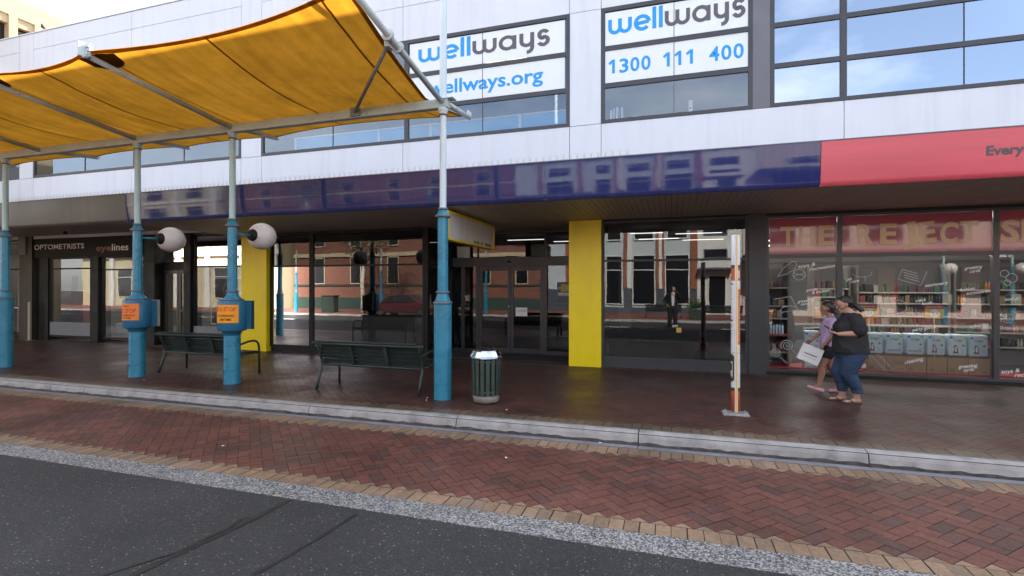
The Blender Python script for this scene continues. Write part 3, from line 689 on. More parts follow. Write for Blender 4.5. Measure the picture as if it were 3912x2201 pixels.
L = MB(); put_text(L, 'Everyday', 4.04, 8.4, 3.505, .125, 0, .035, 0, .655, frame=lambda a, b: (4.04 + a, 8.4 + .060 * (1 - (3.505 + b - fz0) / (fz1 - fz0)) - .0135, 3.505 + b)); L.build('lettering', 'letter_grey', fr, recalc=False)
m = MB(); m.box(-24, 14, 8.392, 8.462, 3.857, 3.872); part(m, 'fascia_capping', 'ring_grey')
m = MB(); x = -15.9; rnd = random.Random(3)
while x < -.6:
    for dx, dy in ((-.028, -.02), (.0, .03), (.028, -.02)):
        b0 = (x, 8.43, 3.875); t0 = (x + dx + rnd.uniform(-.006, .006), 8.43 + dy, 3.975 + rnd.uniform(-.012, .006))
        m.tube([b0, t0], [.0035, .002], 4, 0, False, False)
    x += .117
m.box(-15.95, -.6, 8.415, 8.445, 3.8725, 3.882)
part(m, 'bird_spikes', mat('spike', (.52, .50, .47), .4))

# ---- shop windows
def shop_window(x0, x1, z0, z1, y, mulls=(), joints=(), transom=None, fm='black_frame', gl='glass_shop', fw=.06, tw=.045, deep=.10, mw=.13, name='shop_window', ends=True):
    f = MB(); f.box(x0, x1, y - .01, y + deep, z0 - fw if z0 - fw > 0 else 0, z0); f.box(x0, x1, y - .01, y + deep, z1, z1 + fw)
    xs = [x0 + (fw if ends else 0)] + list(mulls) + [x1 - (fw if ends else 0)]
    if ends: f.box(x0, x0 + fw, y - .01, y + deep, z0, z1); f.box(x1 - fw, x1, y - .01, y + deep, z0, z1)
    for c in mulls: f.box(c - mw / 2, c + mw / 2, y - .012, y + deep, z0, z1)
    g_ = MB()
    for i, (a, b) in enumerate(zip(xs[:-1], xs[1:])):
        a2 = a + (mw / 2 if i else 0); b2 = b - (mw / 2 if i < len(xs) - 2 else 0)
        if transom: f.box(a2, b2, y - .005, y + deep - .02, transom - tw / 2, transom + tw / 2)
        js = [a2] + [j for j in joints if a2 < j < b2] + [b2]
        for p, q in zip(js[:-1], js[1:]):
            for u, v in ([(z0, transom - tw / 2), (transom + tw / 2, z1)] if transom else [(z0, z1)]):
                g_.quad((p + .002, y + .02, u), (q - .002, y + .02, u), (q - .002, y + .02, v), (p + .002, y + .02, v))
    o = f.build(name, fm, bld)
    g_.build('pane', gl, o); return o
# vacant shop (left of the yellow pillar)
shop_window(-10.39, -5.74, .19, 3.13, D, (-9.05,), (-7.454,), 2.295, mw=.13, gl='glass_dark')
m = MB(); m.box(-10.36, -5.78, D + .005, D + .09, 0, .128); part(m, 'stall_riser', 'black_frame')
# returns of the recessed entry
m = MB(); m.box(-5.74, -5.66, D, D + .10, 0, 3.2); m.box(-5.72, -5.66, D + .10, 12.5, 0, .13); m.box(-5.72, -5.66, D + .10, 12.5, 3.12, 3.2); m.box(-5.72, -5.66, D + .1, 12.5, 2.27, 2.32); m.box(-5.74, -5.66, 12.5, 12.6, 0, 3.2)
o = part(m, 'side_window', 'black_frame')
m = MB()
for u, v in ((.13, 2.27), (2.32, 3.12)): m.quad((-5.69, D + .1, u), (-5.69, 12.5, u), (-5.69, 12.5, v), (-5.69, D + .1, v))
m.build('pane', 'glass_dark', o)
m = MB(); m.box(-2.2, -2.155, 11.45, 12.6, 0, 3.2); m.box(-1.45, -1.40, 11.45, 12.65, 0, 3.2); part(m, 'entry_wall', 'dark_wall')
YD = 12.6
m = MB()
m.box(-5.66, -2.2, YD, YD + .09, 2.29, 2.53); m.box(-5.66, -2.2, YD, YD + .09, 3.14, 3.2)
m.box(-4.97, -4.87, YD - .01, YD + .1, 0, 2.29); m.box(-3.13, -3.03, YD - .01, YD + .1, 0, 2.29)
m.box(-4.94, -4.90, YD, YD + .09, 2.53, 3.14); m.box(-3.10, -3.06, YD, YD + .09, 2.53, 3.14)
m.box(-5.66, -4.97, YD, YD + .09, 0, .10); m.box(-3.03, -2.2, YD, YD + .09, 0, .10); m.box(-5.4, -5.30, YD, YD + .09, .1, 2.29)
o = part(m, 'entry_frame', mat('entry_grey', (.035, .036, .04), .4, var=.15))
m = MB()
for a, b, u, v in ((-5.66, -4.94, 2.53, 3.14), (-4.90, -3.10, 2.53, 3.14), (-3.06, -2.2, 2.53, 3.14), (-5.66, -5.4, .1, 2.29), (-5.3, -4.97, .1, 2.29), (-3.03, -2.2, .1, 2.29)):
    m.quad((a, YD + .03, u), (b, YD + .03, u), (b, YD + .03, v), (a, YD + .03, v))
m.build('pane', 'glass_dark', o)
for x0, x1 in ((-4.865, -4.005), (-3.995, -3.135)):
    m = MB(); m.box(x0, x1, YD - .004, YD + .05, .02, .16); m.box(x0, x1, YD - .004, YD + .05, 2.17, 2.285); m.box(x0, x0 + .075, YD - .004, YD + .05, .16, 2.17); m.box(x1 - .075, x1, YD - .004, YD + .05, .16, 2.17)
    o = part(m, 'door', M['entry_grey'] if 'entry_grey' in M else bpy.data.materials['entry_grey'])
    q = MB(); q.quad((x0 + .075, YD + .02, .16), (x1 - .075, YD + .02, .16), (x1 - .075, YD + .02, 2.17), (x0 + .075, YD + .02, 2.17)); q.build('pane', 'glass_dark', o)
    xx = x1 - .04 if x0 < -4.5 else x0 + .04
    q = MB(); q.lathe([(0, -.03), (.018, -.028), (.02, -.005), (.024, 0)], (xx, YD - .004, 1.24), 12, 0, True, 'y'); q.build('lock', 'steel', o)
m = MB(); m.bbox(-4.09, -4.0, YD - .03, YD, 2.38, 2.43, 0, .006); part(m, 'door_sensor', 'black')
m = MB(); m.box(-5.66, -2.2, 11.45, 12.6, -.002, .012); part(m, 'entry_floor', 'mortar')
m = MB()
for a, b in ((-10.39, -5.66), (-5.66, -2.2), (-1.45, 1.478), (1.803, 13.8)): m.box(a, b, (D if a != -5.66 else 12.6) + .004, (D if a != -5.66 else 12.6) + .12, 3.152 if a > 1.5 else 3.192, 3.26)
part(m, 'header', 'black_frame')
# big right window
shop_window(-1.452, 1.478, .24, 3.12, D, (), (), 2.31, fm='dark_wall', fw=.055, mw=.1, gl='glass_dark')
m = MB(); m.box(-1.452, 1.478, D + .006, D + .09, 0, .184); part(m, 'stall_riser', 'dark_wall')
# red shop
rw = shop_window(1.803, 13.8, .115, 3.10, D, (3.075, 5.497, 8.0, 10.5), (), 2.352, fm='frame', mw=.085, tw=.075, fw=.05)
m = MB(); m.box(1.803, 13.8, D + .006, D + .1, 0, .065); part(m, 'stall_riser', 'black_frame')
m = MB()
for a, b in ((1.86, 3.03), (3.12, 5.45), (5.54, 7.95), (8.05, 10.4)): m.quad((a, D + .017, 2.392), (b, D + .017, 2.392), (b, D + .017, 3.098), (a, D + .017, 3.098))
film = part(m, 'window_film', 'red_film')
L = MB()
for ch, x, rot in (('T', 2.06, 0), ('H', 2.38, 0), ('E', 2.72, 0), ('R', 3.37, 0), ('E', 3.74, 0), ('J', 4.08, .12), ('E', 4.36, .1), ('C', 4.66, -.08), ('T', 4.98, 0), ('S', 5.56, -.05), ('H', 5.86, 0), ('O', 6.2, 0), ('P', 6.55, 0)):
    put_text(L, ch, x, D + .0145, 2.565, .37, 0, .035, 0, .27, rot)
L.build('lettering', 'film_yellow', film, recalc=False)
# optometrist shop
ob = MB(); ob.box(-19.998, -15.2, 11.17, 11.28, 2.69, 3.4); ob = part(ob, 'sign_board', 'black')
L = MB(); put_text(L, 'OPTOMETRISTS', -19.95, 11.155, 2.955, .165, 0, .012, 0, 2.33); L.build('lettering', 'letter_white', ob, recalc=False)
L = MB(); put_text(L, 'lines', -16.40, 11.155, 2.86, .21, 0, .016, 0, .70); L.build('lettering', 'letter_white', ob, recalc=False)
L = MB(); put_text(L, 'eye', -17.08, 11.155, 2.86, .19, 0, .016, 0, .66); L.build('lettering', 'letter_red', ob, recalc=False)
shop_window(-19.45, -17.42, .17, 2.64, 11.3, (), (), 2.33, fw=.05)
m = MB(); m.box(-20.0, -19.452, 11.25, 11.4, 0, 2.69); part(m, 'pier', 'black_frame')
shop_window(-17.08, -15.2, .17, 2.64, 11.3, (), (), 2.28, fw=.05)
shop_window(-13.30, -11.36, .17, 3.2, 11.3, (), (), 2.33, fw=.05)
shop_window(-24.0, -20.62, .12, 3.2, 11.5, (-22.6,), (), 2.35, fw=.05, fm='dark_wall')
m = MB(); m.box(-13.24, -11.42, 11.27, 11.31, .18, .60); mat_r = mat('riser_grey', (.20, .21, .23), .5, var=.1); part(m, 'sill_panel', mat_r)
m = MB(); m.box(-19.39, -17.48, 11.27, 11.31, .18, .60); rp = part(m, 'sill_panel', mat_r)
L = MB(); put_text(L, 'your independent eye care', -19.1, 11.266, .37, .075, 0, .0, 0, 1.3); L.build('lettering', mat('faint_ink', (.27, .28, .30), .5), rp, recalc=False)
m = MB(); m.box(-14.72, -13.56, 11.5, 11.6, 2.25, 2.5); m.box(-14.72, -13.56, 11.5, 11.6, 3.15, 3.3); m.box(-14.72, -14.65, 11.5, 11.6, 0, 2.25); m.box(-13.63, -13.56, 11.5, 11.6, 0, 2.25)
o = part(m, 'entry_frame', 'black_frame'); m = MB(); m.quad((-14.72, 11.53, 2.5), (-13.56, 11.53, 2.5), (-13.56, 11.53, 3.15), (-14.72, 11.53, 3.15)); m.build('pane', 'glass_shop', o)
for x0, x1 in ((-14.645, -14.1), (-14.08, -13.635)):
    m = MB(); m.box(x0, x0 + .07, 11.49, 11.55, .02, 2.24); m.box(x1 - .07, x1, 11.49, 11.55, .02, 2.24); m.box(x0 + .07, x1 - .07, 11.49, 11.55, .02, .14); m.box(x0 + .07, x1 - .07, 11.49, 11.55, 2.14, 2.24); m.box(x0 + .07, x1 - .07, 11.49, 11.55, 1.0, 1.06)
    o = part(m, 'door', mat('door_bronze', (.05, .046, .042), .4))
    q = MB(); q.quad((x0 + .07, 11.52, .14), (x1 - .07, 11.52, .14), (x1 - .07, 11.52, 2.14), (x0 + .07, 11.52, 2.14)); q.build('pane', 'glass_shop', o)

# ---- rooms behind the glass
def room(x0, x1, y0, y1, z1, wall, floor='interior_floor', name='shop_interior', zf=.06):
    q = MB(); q.box(x0, x1, y1, y1 + .1, 0, z1); q.box(x0, x0 + .08, y0, y1, 0, z1); q.box(x1 - .08, x1, y0, y1, 0, z1)
    q.box(x0, x1, y0, y1, z1, z1 + .1, 0); q.box(x0, x1, y0, y1 , -.02, zf, 1)
    return q.build(name, [wall, floor], bld)
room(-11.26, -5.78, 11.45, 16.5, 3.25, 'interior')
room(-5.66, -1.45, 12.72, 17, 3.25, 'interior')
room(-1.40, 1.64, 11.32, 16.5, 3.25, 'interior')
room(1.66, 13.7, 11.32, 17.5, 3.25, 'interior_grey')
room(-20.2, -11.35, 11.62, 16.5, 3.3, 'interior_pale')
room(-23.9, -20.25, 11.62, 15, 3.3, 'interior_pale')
m = MB(); m.box(-10.3, -5.8, 12.2, 12.26, .06, .95); m.box(-8.2, -5.8, 12.9, 12.95, .95, 2.6); part(m, 'blank_screen', mat('screen_grey', (.20, .20, .18), .7))
m = MB(); m.box(-1.14, -.87, 11.7, 11.75, .8, 2.3); part(m, 'shelf_upright', 'interior_pale')
def tubes(spec):
    for x0, x1, y, z in spec:
        q = MB(); q.box(x0, x1, y - .06, y + .06, z, z + .02); o_ = q.build('tube_light', 'tube', bld)
def thin_tubes(spec):
    for x0, x1, y, z in spec: q = MB(); q.box(x0, x1, y - .018, y + .018, z, z + .015); q.build('tube_light', 'tube_dim', bld)
thin_tubes([(-1.0, -.2, 13.2, 3.1), (.1, 1.2, 13.6, 3.1), (-.9, .2, 15.0, 3.12), (.3, 1.4, 15.4, 3.1), (-4.6, -3.5, 14.2, 3.12), (-3.4, -2.4, 15.0, 3.12)])
tubes([ (2.2, 3.6, 14, 2.9), (3.9, 5.1, 14, 2.9), (5.6, 6.9, 14, 2.9), (7.4, 8.8, 14, 2.9), (2.0, 3.3, 11.75, 3.12), (3.5, 4.8, 11.75, 3.12), (5.0, 6.3, 11.75, 3.12), (2.2, 3.4, 15.6, 2.9), (4.2, 5.6, 15.6, 2.9), (6.2, 7.6, 15.6, 2.9),
       (-19.2, -17.8, 13.2, 3.1), (-16.8, -15.4, 13.2, 3.1), (-14.6, -13.4, 12.8, 3.1), (-13.2, -11.9, 13.4, 3.1), (-22.6, -21.2, 12.6, 3.0), (-16.5, -15, 15.2, 3.1), (-13.2, -11.8, 15.4, 3.1)])
# ------------------------------------------------------------------ blue posts
PY = 7.15
def lower_profile(): return [(.135, 0), (.135, 1.452)]
def make_post(x, label, box=False, globe=False, mast=False, white=False, group='blue steel posts carrying the shade sail', s=1.0, name='blue_post', loc=None):
    p = thing(name, label, 'post', loc or (x, PY, 0), group)
    B = lambda mb, n, mt, par=None: mb.build(n, mt, par or p, off=(0, 0, 0))
    m = MB(); m.lathe([(.137, 0), (.135, .02), (.135, 1.46)], n=28)
    if not box: m.lathe([(.118, 1.505), (.112, 1.53), (.095, 1.58), (.084, 1.635)], n=28)
    else: m.lathe([(.152, 1.51), (.146, 1.525), (.112, 1.56), (.092, 1.60), (.084, 1.635)], n=28)
    B(m, 'base', 'post_blue')
    m = MB(); m.lathe([(.083, 1.66), (.081, 2.80)], n=10, smooth=False); m.lathe([(.098, 2.835), (.086, 2.85), (.062, 2.92)], n=28)
    B(m, 'shaft', 'post_blue')
    m = MB()
    def ring(r, z, h): m.lathe([(r - .03, z - h), (r - .008, z - h), (r, z - h * .4), (r, z + h * .4), (r - .008, z + h), (r - .03, z + h)], n=28)
    if not box: ring(.150, 1.482, .020)
    else: m.lathe([(.10, 1.482), (.192, 1.482), (.192, 1.508), (.15, 1.515)], n=28)
    ring(.106, 1.647, .017); ring(.118, 2.818, .021); ring(.080, 2.930, .016)
    B(m, 'collar_ring', 'ring_grey')
    m = MB(); m.lathe([(.053, 2.94), (.051, 4.37)], n=20); m.lathe([(.052, 4.395), (.060, 4.42), (.078, 4.455), (.082, 4.48), (.05, 4.49)], n=24)
    B(m, 'upper_pole', 'post_white' if white else 'post_mint')
    m = MB(); m.lathe([(.05, 4.37), (.066, 4.372), (.07, 4.382), (.066, 4.394), (.05, 4.395)], n=24); B(m, 'rust_ring', mat('rust', (.14, .09, .055), .7, var=.3, scale=9) if 'rust' not in bpy.data.materials else bpy.data.materials['rust'])
    if mast:
        m = MB(); m.lathe([(.056, 4.62), (.054, 7.6), (.02, 7.66), (0, 7.67)], n=20); B(m, 'mast', 'post_white')
    if globe:
        m = MB(); m.tube([(0, .07, 2.68), (0, .47, 2.695)], .021, 10); B(m, 'lamp_arm', 'post_blue')
        m = MB(); m.sphere((0, .69, 2.70), .256, 28, 18); gl_ = B(m, 'lamp_globe', 'globe')
        m = MB(); m.lathe([(0, .40), (.06, .385), (.095, .41), (.110, .435), (.115, .46), (.115, .478), (.10, .49)], (0, 0, 2.70), 20, 0, True, 'y'); B(m, 'lamp_socket', 'black', gl_)
    return p
def cyl_frame(r, a0, z0):
    """wraps flat lettering round the post box: a runs along the arc, b up"""
    return lambda a, b: (r * math.cos(a0 + a / r), r * math.sin(a0 + a / r), z0 + b)
def sign_box(p, old):
    rr = .232
    m = MB(); m.lathe([(.14, .93), (rr - .01, .945), (rr, .955), (rr, 1.47), (rr - .01, 1.48), (.12, 1.482)], n=40)
    m.box(-.17, .17, .12, .262, .96, 1.46); m.lathe([(.135, .86), (.16, .925), (.2, .944)], n=28)
    b = m.build('service_box', 'box_blue', p, off=(0, 0, 0))
    m = MB(); m.box(-.20, .20, .263, .30, .955, 1.475); m.build('hatch', 'box_grey' if old else 'box_dark', b, off=(0, 0, 0))
    # sign: runs round the street side of the box
    W_, Hh = .44, .315; z0 = 1.095
    aR = R(-46 + 27 if not old else -54 + 24); a0 = aR - W_ / (rr + .004)
    m = MB(); N = 18
    vs = []
    for i in range(N + 1):
        a = a0 + (aR - a0) * i / N
        for r_ in (rr + .002, rr + .006):
            for z in (z0, z0 + Hh): vs.append((r_ * math.cos(a), r_ * math.sin(a), z))
    fs = []
    for i in range(N):
        o = 4 * i; q = o + 4
        fs += [(o + 2, q + 2, q + 3, o + 3), (o + 1, o + 3, q + 3, q + 1), (o, q, q + 2, o + 2)]
    fs += [(0, 2, 3, 1), (4 * N, 4 * N + 1, 4 * N + 3, 4 * N + 2)]
    m.add(vs, fs); sp = m.build('bus_stop_sign', 'orange_sign2' if old else 'orange_sign', b, off=(0, 0, 0), recalc=False)
    L = MB(); rf = rr + .0085
    def line(t, x, z, h, w, mm, bold=.012): put_text(L, t, 0, 0, 0, h, mm, bold, 0, w, 0, 1, False, lambda a, bb: (rf * math.cos(a0 + (x + a) / rf), rf * math.sin(a0 + (x + a) / rf), z0 + z + bb))
    if not old:
        line('BUS STOP', .04, .205, .070, .36, 0, .02); line('NO PARKING', .065, .105, .044, .31, 1, .016); line('ANYTIME', .115, .036, .044, .215, 1, .016)
    else:
        line('metro', .16, .252, .038, .13, 1, .008); line('BUS STOP', .04, .140, .078, .36, 0, .02); line('NO PARKING', .075, .080, .032, .31, 1, .01); line('ANYTIME', .125, .030, .032, .20, 1, .01)
    L2 = MB(); L2.v, L2.f, L2.m, L2.sm = L.v, L.f, L.m, L.sm
    # lettering is one more level down than a sub-part may go, so it is joined into the sign's own mesh
    me = sp.data; bm = bmesh.new(); bm.from_mesh(me); k = len(me.materials)
    me.materials.append(M['sign_red']); me.materials.append(M['black'])
    vv = [bm.verts.new(v) for v in L.v]
    for f, mi in zip(L.f, L.m):
        try: fc = bm.faces.new([vv[i] for i in f]); fc.material_index = k + mi
        except ValueError: pass
    bm.to_mesh(me); bm.free()
p1 = make_post(-13.72, 'leftmost blue and mint post, without lamp or sign, in front of the spectacle rack')
p2 = make_post(-9.82, 'blue post with globe lamp and torn orange bus stop sign, left of the hidden bench', True, True)
p3 = make_post(-7.5, 'blue post with globe lamp and clean orange bus stop sign beside the yellow pillar', True, True)
p4 = make_post(-3.37, 'blue post running up into a tall white mast, left of the litter bin', mast=True, white=True)
sign_box(p2, True); sign_box(p3, False)
m = MB(); m.add([(-.155, -.185, 1.44), (-.118, -.212, 1.445), (-.135, -.202, 1.36), (-.168, -.172, 1.33)], [(0, 1, 2, 3)])
for p, z in ((p2, 0), (p3, 0)):
    m = MB(); m.lathe([(.139, .0), (.146, .004), (.146, .012), (.139, .016)], n=28); m.build('foot_ring', 'post_blue', p, off=(0, 0, 0))

# ------------------------------------------------------------------ shade sail on its steel frame
sail = thing('shade_sail', 'orange yellow fabric shade sail stretched over white steel arms on the blue posts', 'shade sail', (-8, PY, 4.5))
m = MB(); m.bbox(-20, -3.27, PY - .055, PY + .055, 4.485, 4.625, 0, .008); m.build('beam', 'beam', sail)
AX = [-18.2, -15.4, -12.55, -9.82, -7.5, -3.37]
def tipz(x): return 4.86 + (.17 if x > -4 else 0)
for x in AX:
    tz = tipz(x); m = MB()
    m.tube([(x, PY - .04, 4.57), (x, 4.80, tz - .03)], .043, 14)
    m.tube([(x, PY + .05, 4.60), (x, 8.22, 4.69)], .043, 14)
    m.tube([(x, 4.80, tz - .03), (x, 4.74, tz - .024)], .05, 14)
    a = m.build('arm', 'arm', sail)
    m = MB(); m.bbox(x - .012, x + .012, 4.66, 4.84, tz - .07, tz + .12, 0, .004); m.bbox(x - .07, x + .07, 4.76, 4.785, tz - .06, tz + .12, 0, .004); q_ = MB(); q_.bbox(x - .012, x + .012, 8.14, 8.28, 4.68, 4.80, 0, .004); q_.build('tip_plate', 'post_white', a)
    for zz in (-.02, .07): m.tube([(x - .075, 4.75, tz + zz), (x + .075, 4.75, tz + zz)], .011, 8)
    m.build('tip_plate', 'post_white', a)
    if x > -4:
        q = MB(); q.lathe([(.075, -.012), (.075, .012)], (x, 0, 0), 16, 0, True, 'y'); 
        d = Vector((0, 4.8 - PY, tz - .03 - 4.57)).normalized(); qv = []
        q = MB()
        for yy in (5.55, 5.80):
            t = (PY - .04 - yy) / (PY - .04 - 4.80); c = Vector((x, yy, 4.57 + (tz - .03 - 4.57) * t))
            q.tube([c - d * .012, c + d * .012], .078, 16)
        q.box(x - .10, x - .03, 5.62, 5.74, 4.76, 4.88); q.build('flange', 'arm', a)
        q = MB(); q.tube([(-4.90, PY - .09, 4.56), (x - .07, 5.68, 4.82)], .026, 10); q.bbox(-4.99, -4.81, PY - .09, PY - .056, 4.50, 4.64, 0, .004); q.build('strut', mat('galv', (.24, .24, .23), .5, var=.2, scale=9), sail)
        q = MB(); q.bbox(x - .09, x + .19, PY - .075, PY + .09, 4.615, 4.63, 0, .003); q.build('head_plate', 'post_white', sail)
# membrane: front (street) half and rear half of every bay
def edge_front(s, x0, x1):
    d = .055 * (x1 - x0); b = 4 * s * (1 - s)
    return (x0 + (x1 - x0) * s, 4.74 + d * b, tipz(x0) + .01 + (tipz(x1) - tipz(x0)) * s - .030 * b)
def edge_back(s, x0, x1):
    d = .085 * (x1 - x0); b = 4 * s * (1 - s)
    return (x0 + (x1 - x0) * s, 8.24 - d * b, 4.73 - .04 * b)
rows = []; NX, NY = 56, 40
mem = MB(); hem = MB(); seams = []; pats = []
bays = list(zip(AX[:-1], AX[1:]))
def sail_pt(x0, x1, s, t, last):
    """t: 0 street edge, .5 over the beam, 1 rear edge"""
    f_ = Vector(edge_front(s, x0, x1)); b_ = Vector(edge_back(s, x0, x1))
    r_ = Vector((x0 + (x1 - x0) * s, PY, 4.665 + (.02 if last else 0) * s))
    bell = 4 * s * (1 - s)
    if t <= .5: u = t / .5; p = f_.lerp(r_, u); p.z -= .10 * math.sin(math.pi * u) * (.35 + .65 * bell)
    else: u = (t - .5) / .5; p = r_.lerp(b_, u); p.z -= .03 * math.sin(math.pi * u)
    # creases fan out from the tips and along the beam
    for ex, ez in ((x0, 0), (x1, 0)):
        c_ = Vector((ex, 4.74)); d_ = Vector((p.x, p.y)) - c_; r0 = d_.length
        if r0 > .05: p.z += .011 * math.sin(math.atan2(d_.y, d_.x) * 17 + ex) * math.exp(-r0 / 1.1) * min(1, r0 / .3)
    p.z += .005 * math.sin(p.x * 9.0 + 1.5 * math.sin(p.y * 2)) * math.exp(-abs(p.y - PY) / .35)
    if last:                                   # free end edge bows in from the last arm
        q = .02 + .28 * (t / .5) if t <= .5 else .30 - .22 * (t - .5) * 2
        p.x -= q * s * s * s
    return p
def grid(dst, fn, nx, ny):
    vs = [fn(i / nx, j / ny) for i in range(nx + 1) for j in range(ny + 1)]
    dst.add(vs, [(i * (ny + 1) + j, (i + 1) * (ny + 1) + j, (i + 1) * (ny + 1) + j + 1, i * (ny + 1) + j + 1) for i in range(nx) for j in range(ny)], 0, True)
for k, (x0, x1) in enumerate(bays):
    last = k == len(bays) - 1
    grid(mem, lambda s, t: sail_pt(x0, x1, s, t, last), NX, NY)
    dz = Vector((0, 0, -.007))
    grid(hem, lambda s, t: sail_pt(x0, x1, s, t * .013, last) + dz, NX, 1)
    grid(hem, lambda s, t: sail_pt(x0, x1, s, 1 - t * .03, last) + dz, NX, 1)
    w = .035 / (x1 - x0)
    for sc in ([.5] if x1 - x0 < 3.4 else [.44, .895]):
        seam = MB(); seams.append(seam); grid(seam, lambda s, t: sail_pt(x0, x1, sc + (s - .5) * w, .005 + t * .98, last) + dz, 1, NY)
    for sc in ([.035, .965] if not last else [.025]):
        seam = MB(); seams.append(seam); grid(seam, lambda s, t: sail_pt(x0, x1, sc + (s - .5) * w * .7, .005 + t * .98, last) + dz, 1, NY)
    if last: grid(hem, lambda s, t: sail_pt(x0, x1, 1 - s * .017, t, last) + dz, 1, NY)
    for e in ((0, 1) if not last else (0,)):
        pat = MB(); grid(pat, lambda s, t: sail_pt(x0, x1, abs(e - .004 - s * .085 * (1 if x1 - x0 > 3.4 else 1.3)), .012 + t * .07 * math.sqrt(max(0, 1 - s * s)), last) + dz * 1.6, 6, 3); pats.append(pat)
ms = mem.build('membrane', 'sail', sail, recalc=False)
hem.build('hem', 'sail_hem', ms, recalc=False)
for seam in seams: seam.build('seam', 'sail_hem', ms, recalc=False)
for pat in pats: pat.build('corner_patch', 'patch', ms, recalc=False)

# ------------------------------------------------------------------ benches
def make_bench(label, loc, rz=0, group='dark green slatted street benches'):
    b = thing('park_bench', label, 'bench', loc, group, rz); L_ = 1.98
    B = lambda mb, n, mt: mb.build(n, mt, b, off=(0, 0, 0))
    # x along the seat, y=0 at the rear feet, +y towards the sitter's knees
    for x in (.03, L_ - .03):
        m = MB(); m.tube([(x, 0, 0), (x, .06, .18), (x, .13, .36), (x, .15, .42), (x, .13, .50), (x, .06, .68), (x, .01, .785)], .024, 12)
        B(m, 'rear_leg', 'bench_tube')
        m = MB(); m.tube([(x, .62, 0), (x, .62, .40), (x, .615, .52), (x, .59, .60), (x, .54, .645), (x, .46, .66), (x, .34, .655), (x, .20, .625), (x, .09, .60)], .021, 12)
        B(m, 'front_leg', 'bench_tube')
        m = MB(); m.tube([(x, .15, .41), (x, .62, .42)], .02, 10); B(m, 'seat_bearer', 'bench_tube')
    m = MB(); m.tube([(-.03, .01, .775), (L_ + .03, .01, .775)], .028, 12); m.tube([(.03, .145, .405), (L_ - .03, .145, .405)], .021, 12); m.tube([(.03, .60, .405), (L_ - .03, .60, .405)], .018, 12)
    for x in (-.04, L_ + .04): m.lathe([(0, -.012), (.034, -.012), (.034, .012), (0, .012)], (x, .01, .775), 14, 0, True, 'x')
    B(m, 'rail', 'bench_tube')
    m = MB(); m.bbox(.02, L_ - .06, -.03, .075, .803, .825, 0, .006); B(m, 'top_slat', 'bench')
    for k in range(5):
        z = .475 + k * .066; y = .165 - (z - .44) * .30; m = MB()
        m.add([(.05, y + .012, z - .027), (L_ - .05, y + .012, z - .027), (L_ - .05, y - .006, z + .027), (.05, y - .006, z + .027), (.05, y + .032, z - .023), (L_ - .05, y + .032, z - .023), (L_ - .05, y + .014, z + .031), (.05, y + .014, z + .031)],
              [(0, 1, 2, 3), (5, 4, 7, 6), (4, 5, 1, 0), (3, 2, 6, 7), (4, 0, 3, 7), (1, 5, 6, 2)]); B(m, 'back_slat', 'bench')
    for k in range(5):
        m = MB(); m.bbox(.05, L_ - .05, .17 + k * .09, .17 + k * .09 + .07, .428, .452, 0, .006); B(m, 'seat_slat', 'bench')
    for x in (.66, 1.32):
        m = MB(); m.add([(x - .03, .135, .40), (x + .03, .135, .40), (x + .03, .0, .79), (x - .03, .0, .79), (x - .03, .155, .40), (x + .03, .155, .40), (x + .03, .02, .79), (x - .03, .02, .79)],
                        [(0, 1, 2, 3), (5, 4, 7, 6), (4, 5, 1, 0), (3, 2, 6, 7), (4, 0, 3, 7), (1, 5, 6, 2)]); m.box(x - .02, x + .02, .15, .62, .385, .425); B(m, 'back_strap', 'bench_tube')
    return b
bench = make_bench('dark green bench fully in view from behind, left of the tall white mast', (-5.75, 7.18, 0))
dup(bench, (-9.88, 7.60, 0), label='dark green bench half hidden behind the posts carrying the bus stop signs')
dup(bench, (.55, -8.0, 0), R(180), 'dark green bench across the street mirrored in the large window beside the photographer')
dup(bench, (3.75, -8.0, 0), R(180), 'dark green bench across the street mirrored in the window by the white doorway')

# ------------------------------------------------------------------ litter bin
bn = thing('litter_bin', 'green slatted round litter bin with shiny steel top, on the kerb side of the pavement', 'bin', (-2.66, 7.16, 0))
B = lambda mb, n, mt, par=None: mb.build(n, mt, par or bn, off=(0, 0, 0))
m = MB(); m.lathe([(.185, .03), (.19, .10), (.19, .66), (0, .66)], n=28); B(m, 'liner', 'dark_hole')
for k in range(16):
    a = 2 * math.pi * k / 16 + .08; ca, sa = math.cos(a), math.sin(a); w = .0275; m = MB(); vs = []
    for r_, z in ((.196, .115), (.208, .115), (.216, .66), (.204, .66)):
        for s_ in (-1, 1): vs.append((r_ * ca - s_ * w * sa, r_ * sa + s_ * w * ca, z))
    m.add(vs, [(0, 1, 3, 2), (2, 3, 5, 4), (4, 5, 7, 6), (6, 7, 1, 0), (0, 2, 4, 6), (1, 7, 5, 3)]); B(m, 'slat', 'bin_green')
m = MB(); m.lathe([(.190, .15), (.203, .15), (.203, .185), (.190, .185)], n=28); m.lathe([(.195, .60), (.203, .60), (.203, .64), (.195, .64)], n=28); B(m, 'hoop', 'bin_green')
m = MB(); m.lathe([(0, .012), (.186, .012), (.194, .02), (.203, .112), (.19, .118)], n=28); m.lathe([(.03, 0), (.06, 0), (.06, .02)], n=12); B(m, 'foot', 'bin_base')
m = MB(); m.lathe([(.222, .655), (.232, .665), (.236, .672), (.228, .682), (.236, .690), (.232, .70), (.198, .765), (.185, .782)], n=16, smooth=False); m.lathe([(.185, .782), (.10, .782), (.085, .774)], n=24, smooth=True); B(m, 'lid', 'steel')
m = MB(); m.lathe([(.085, .774), (.08, .70), (0, .70)], n=24); B(m, 'opening', 'dark_hole')

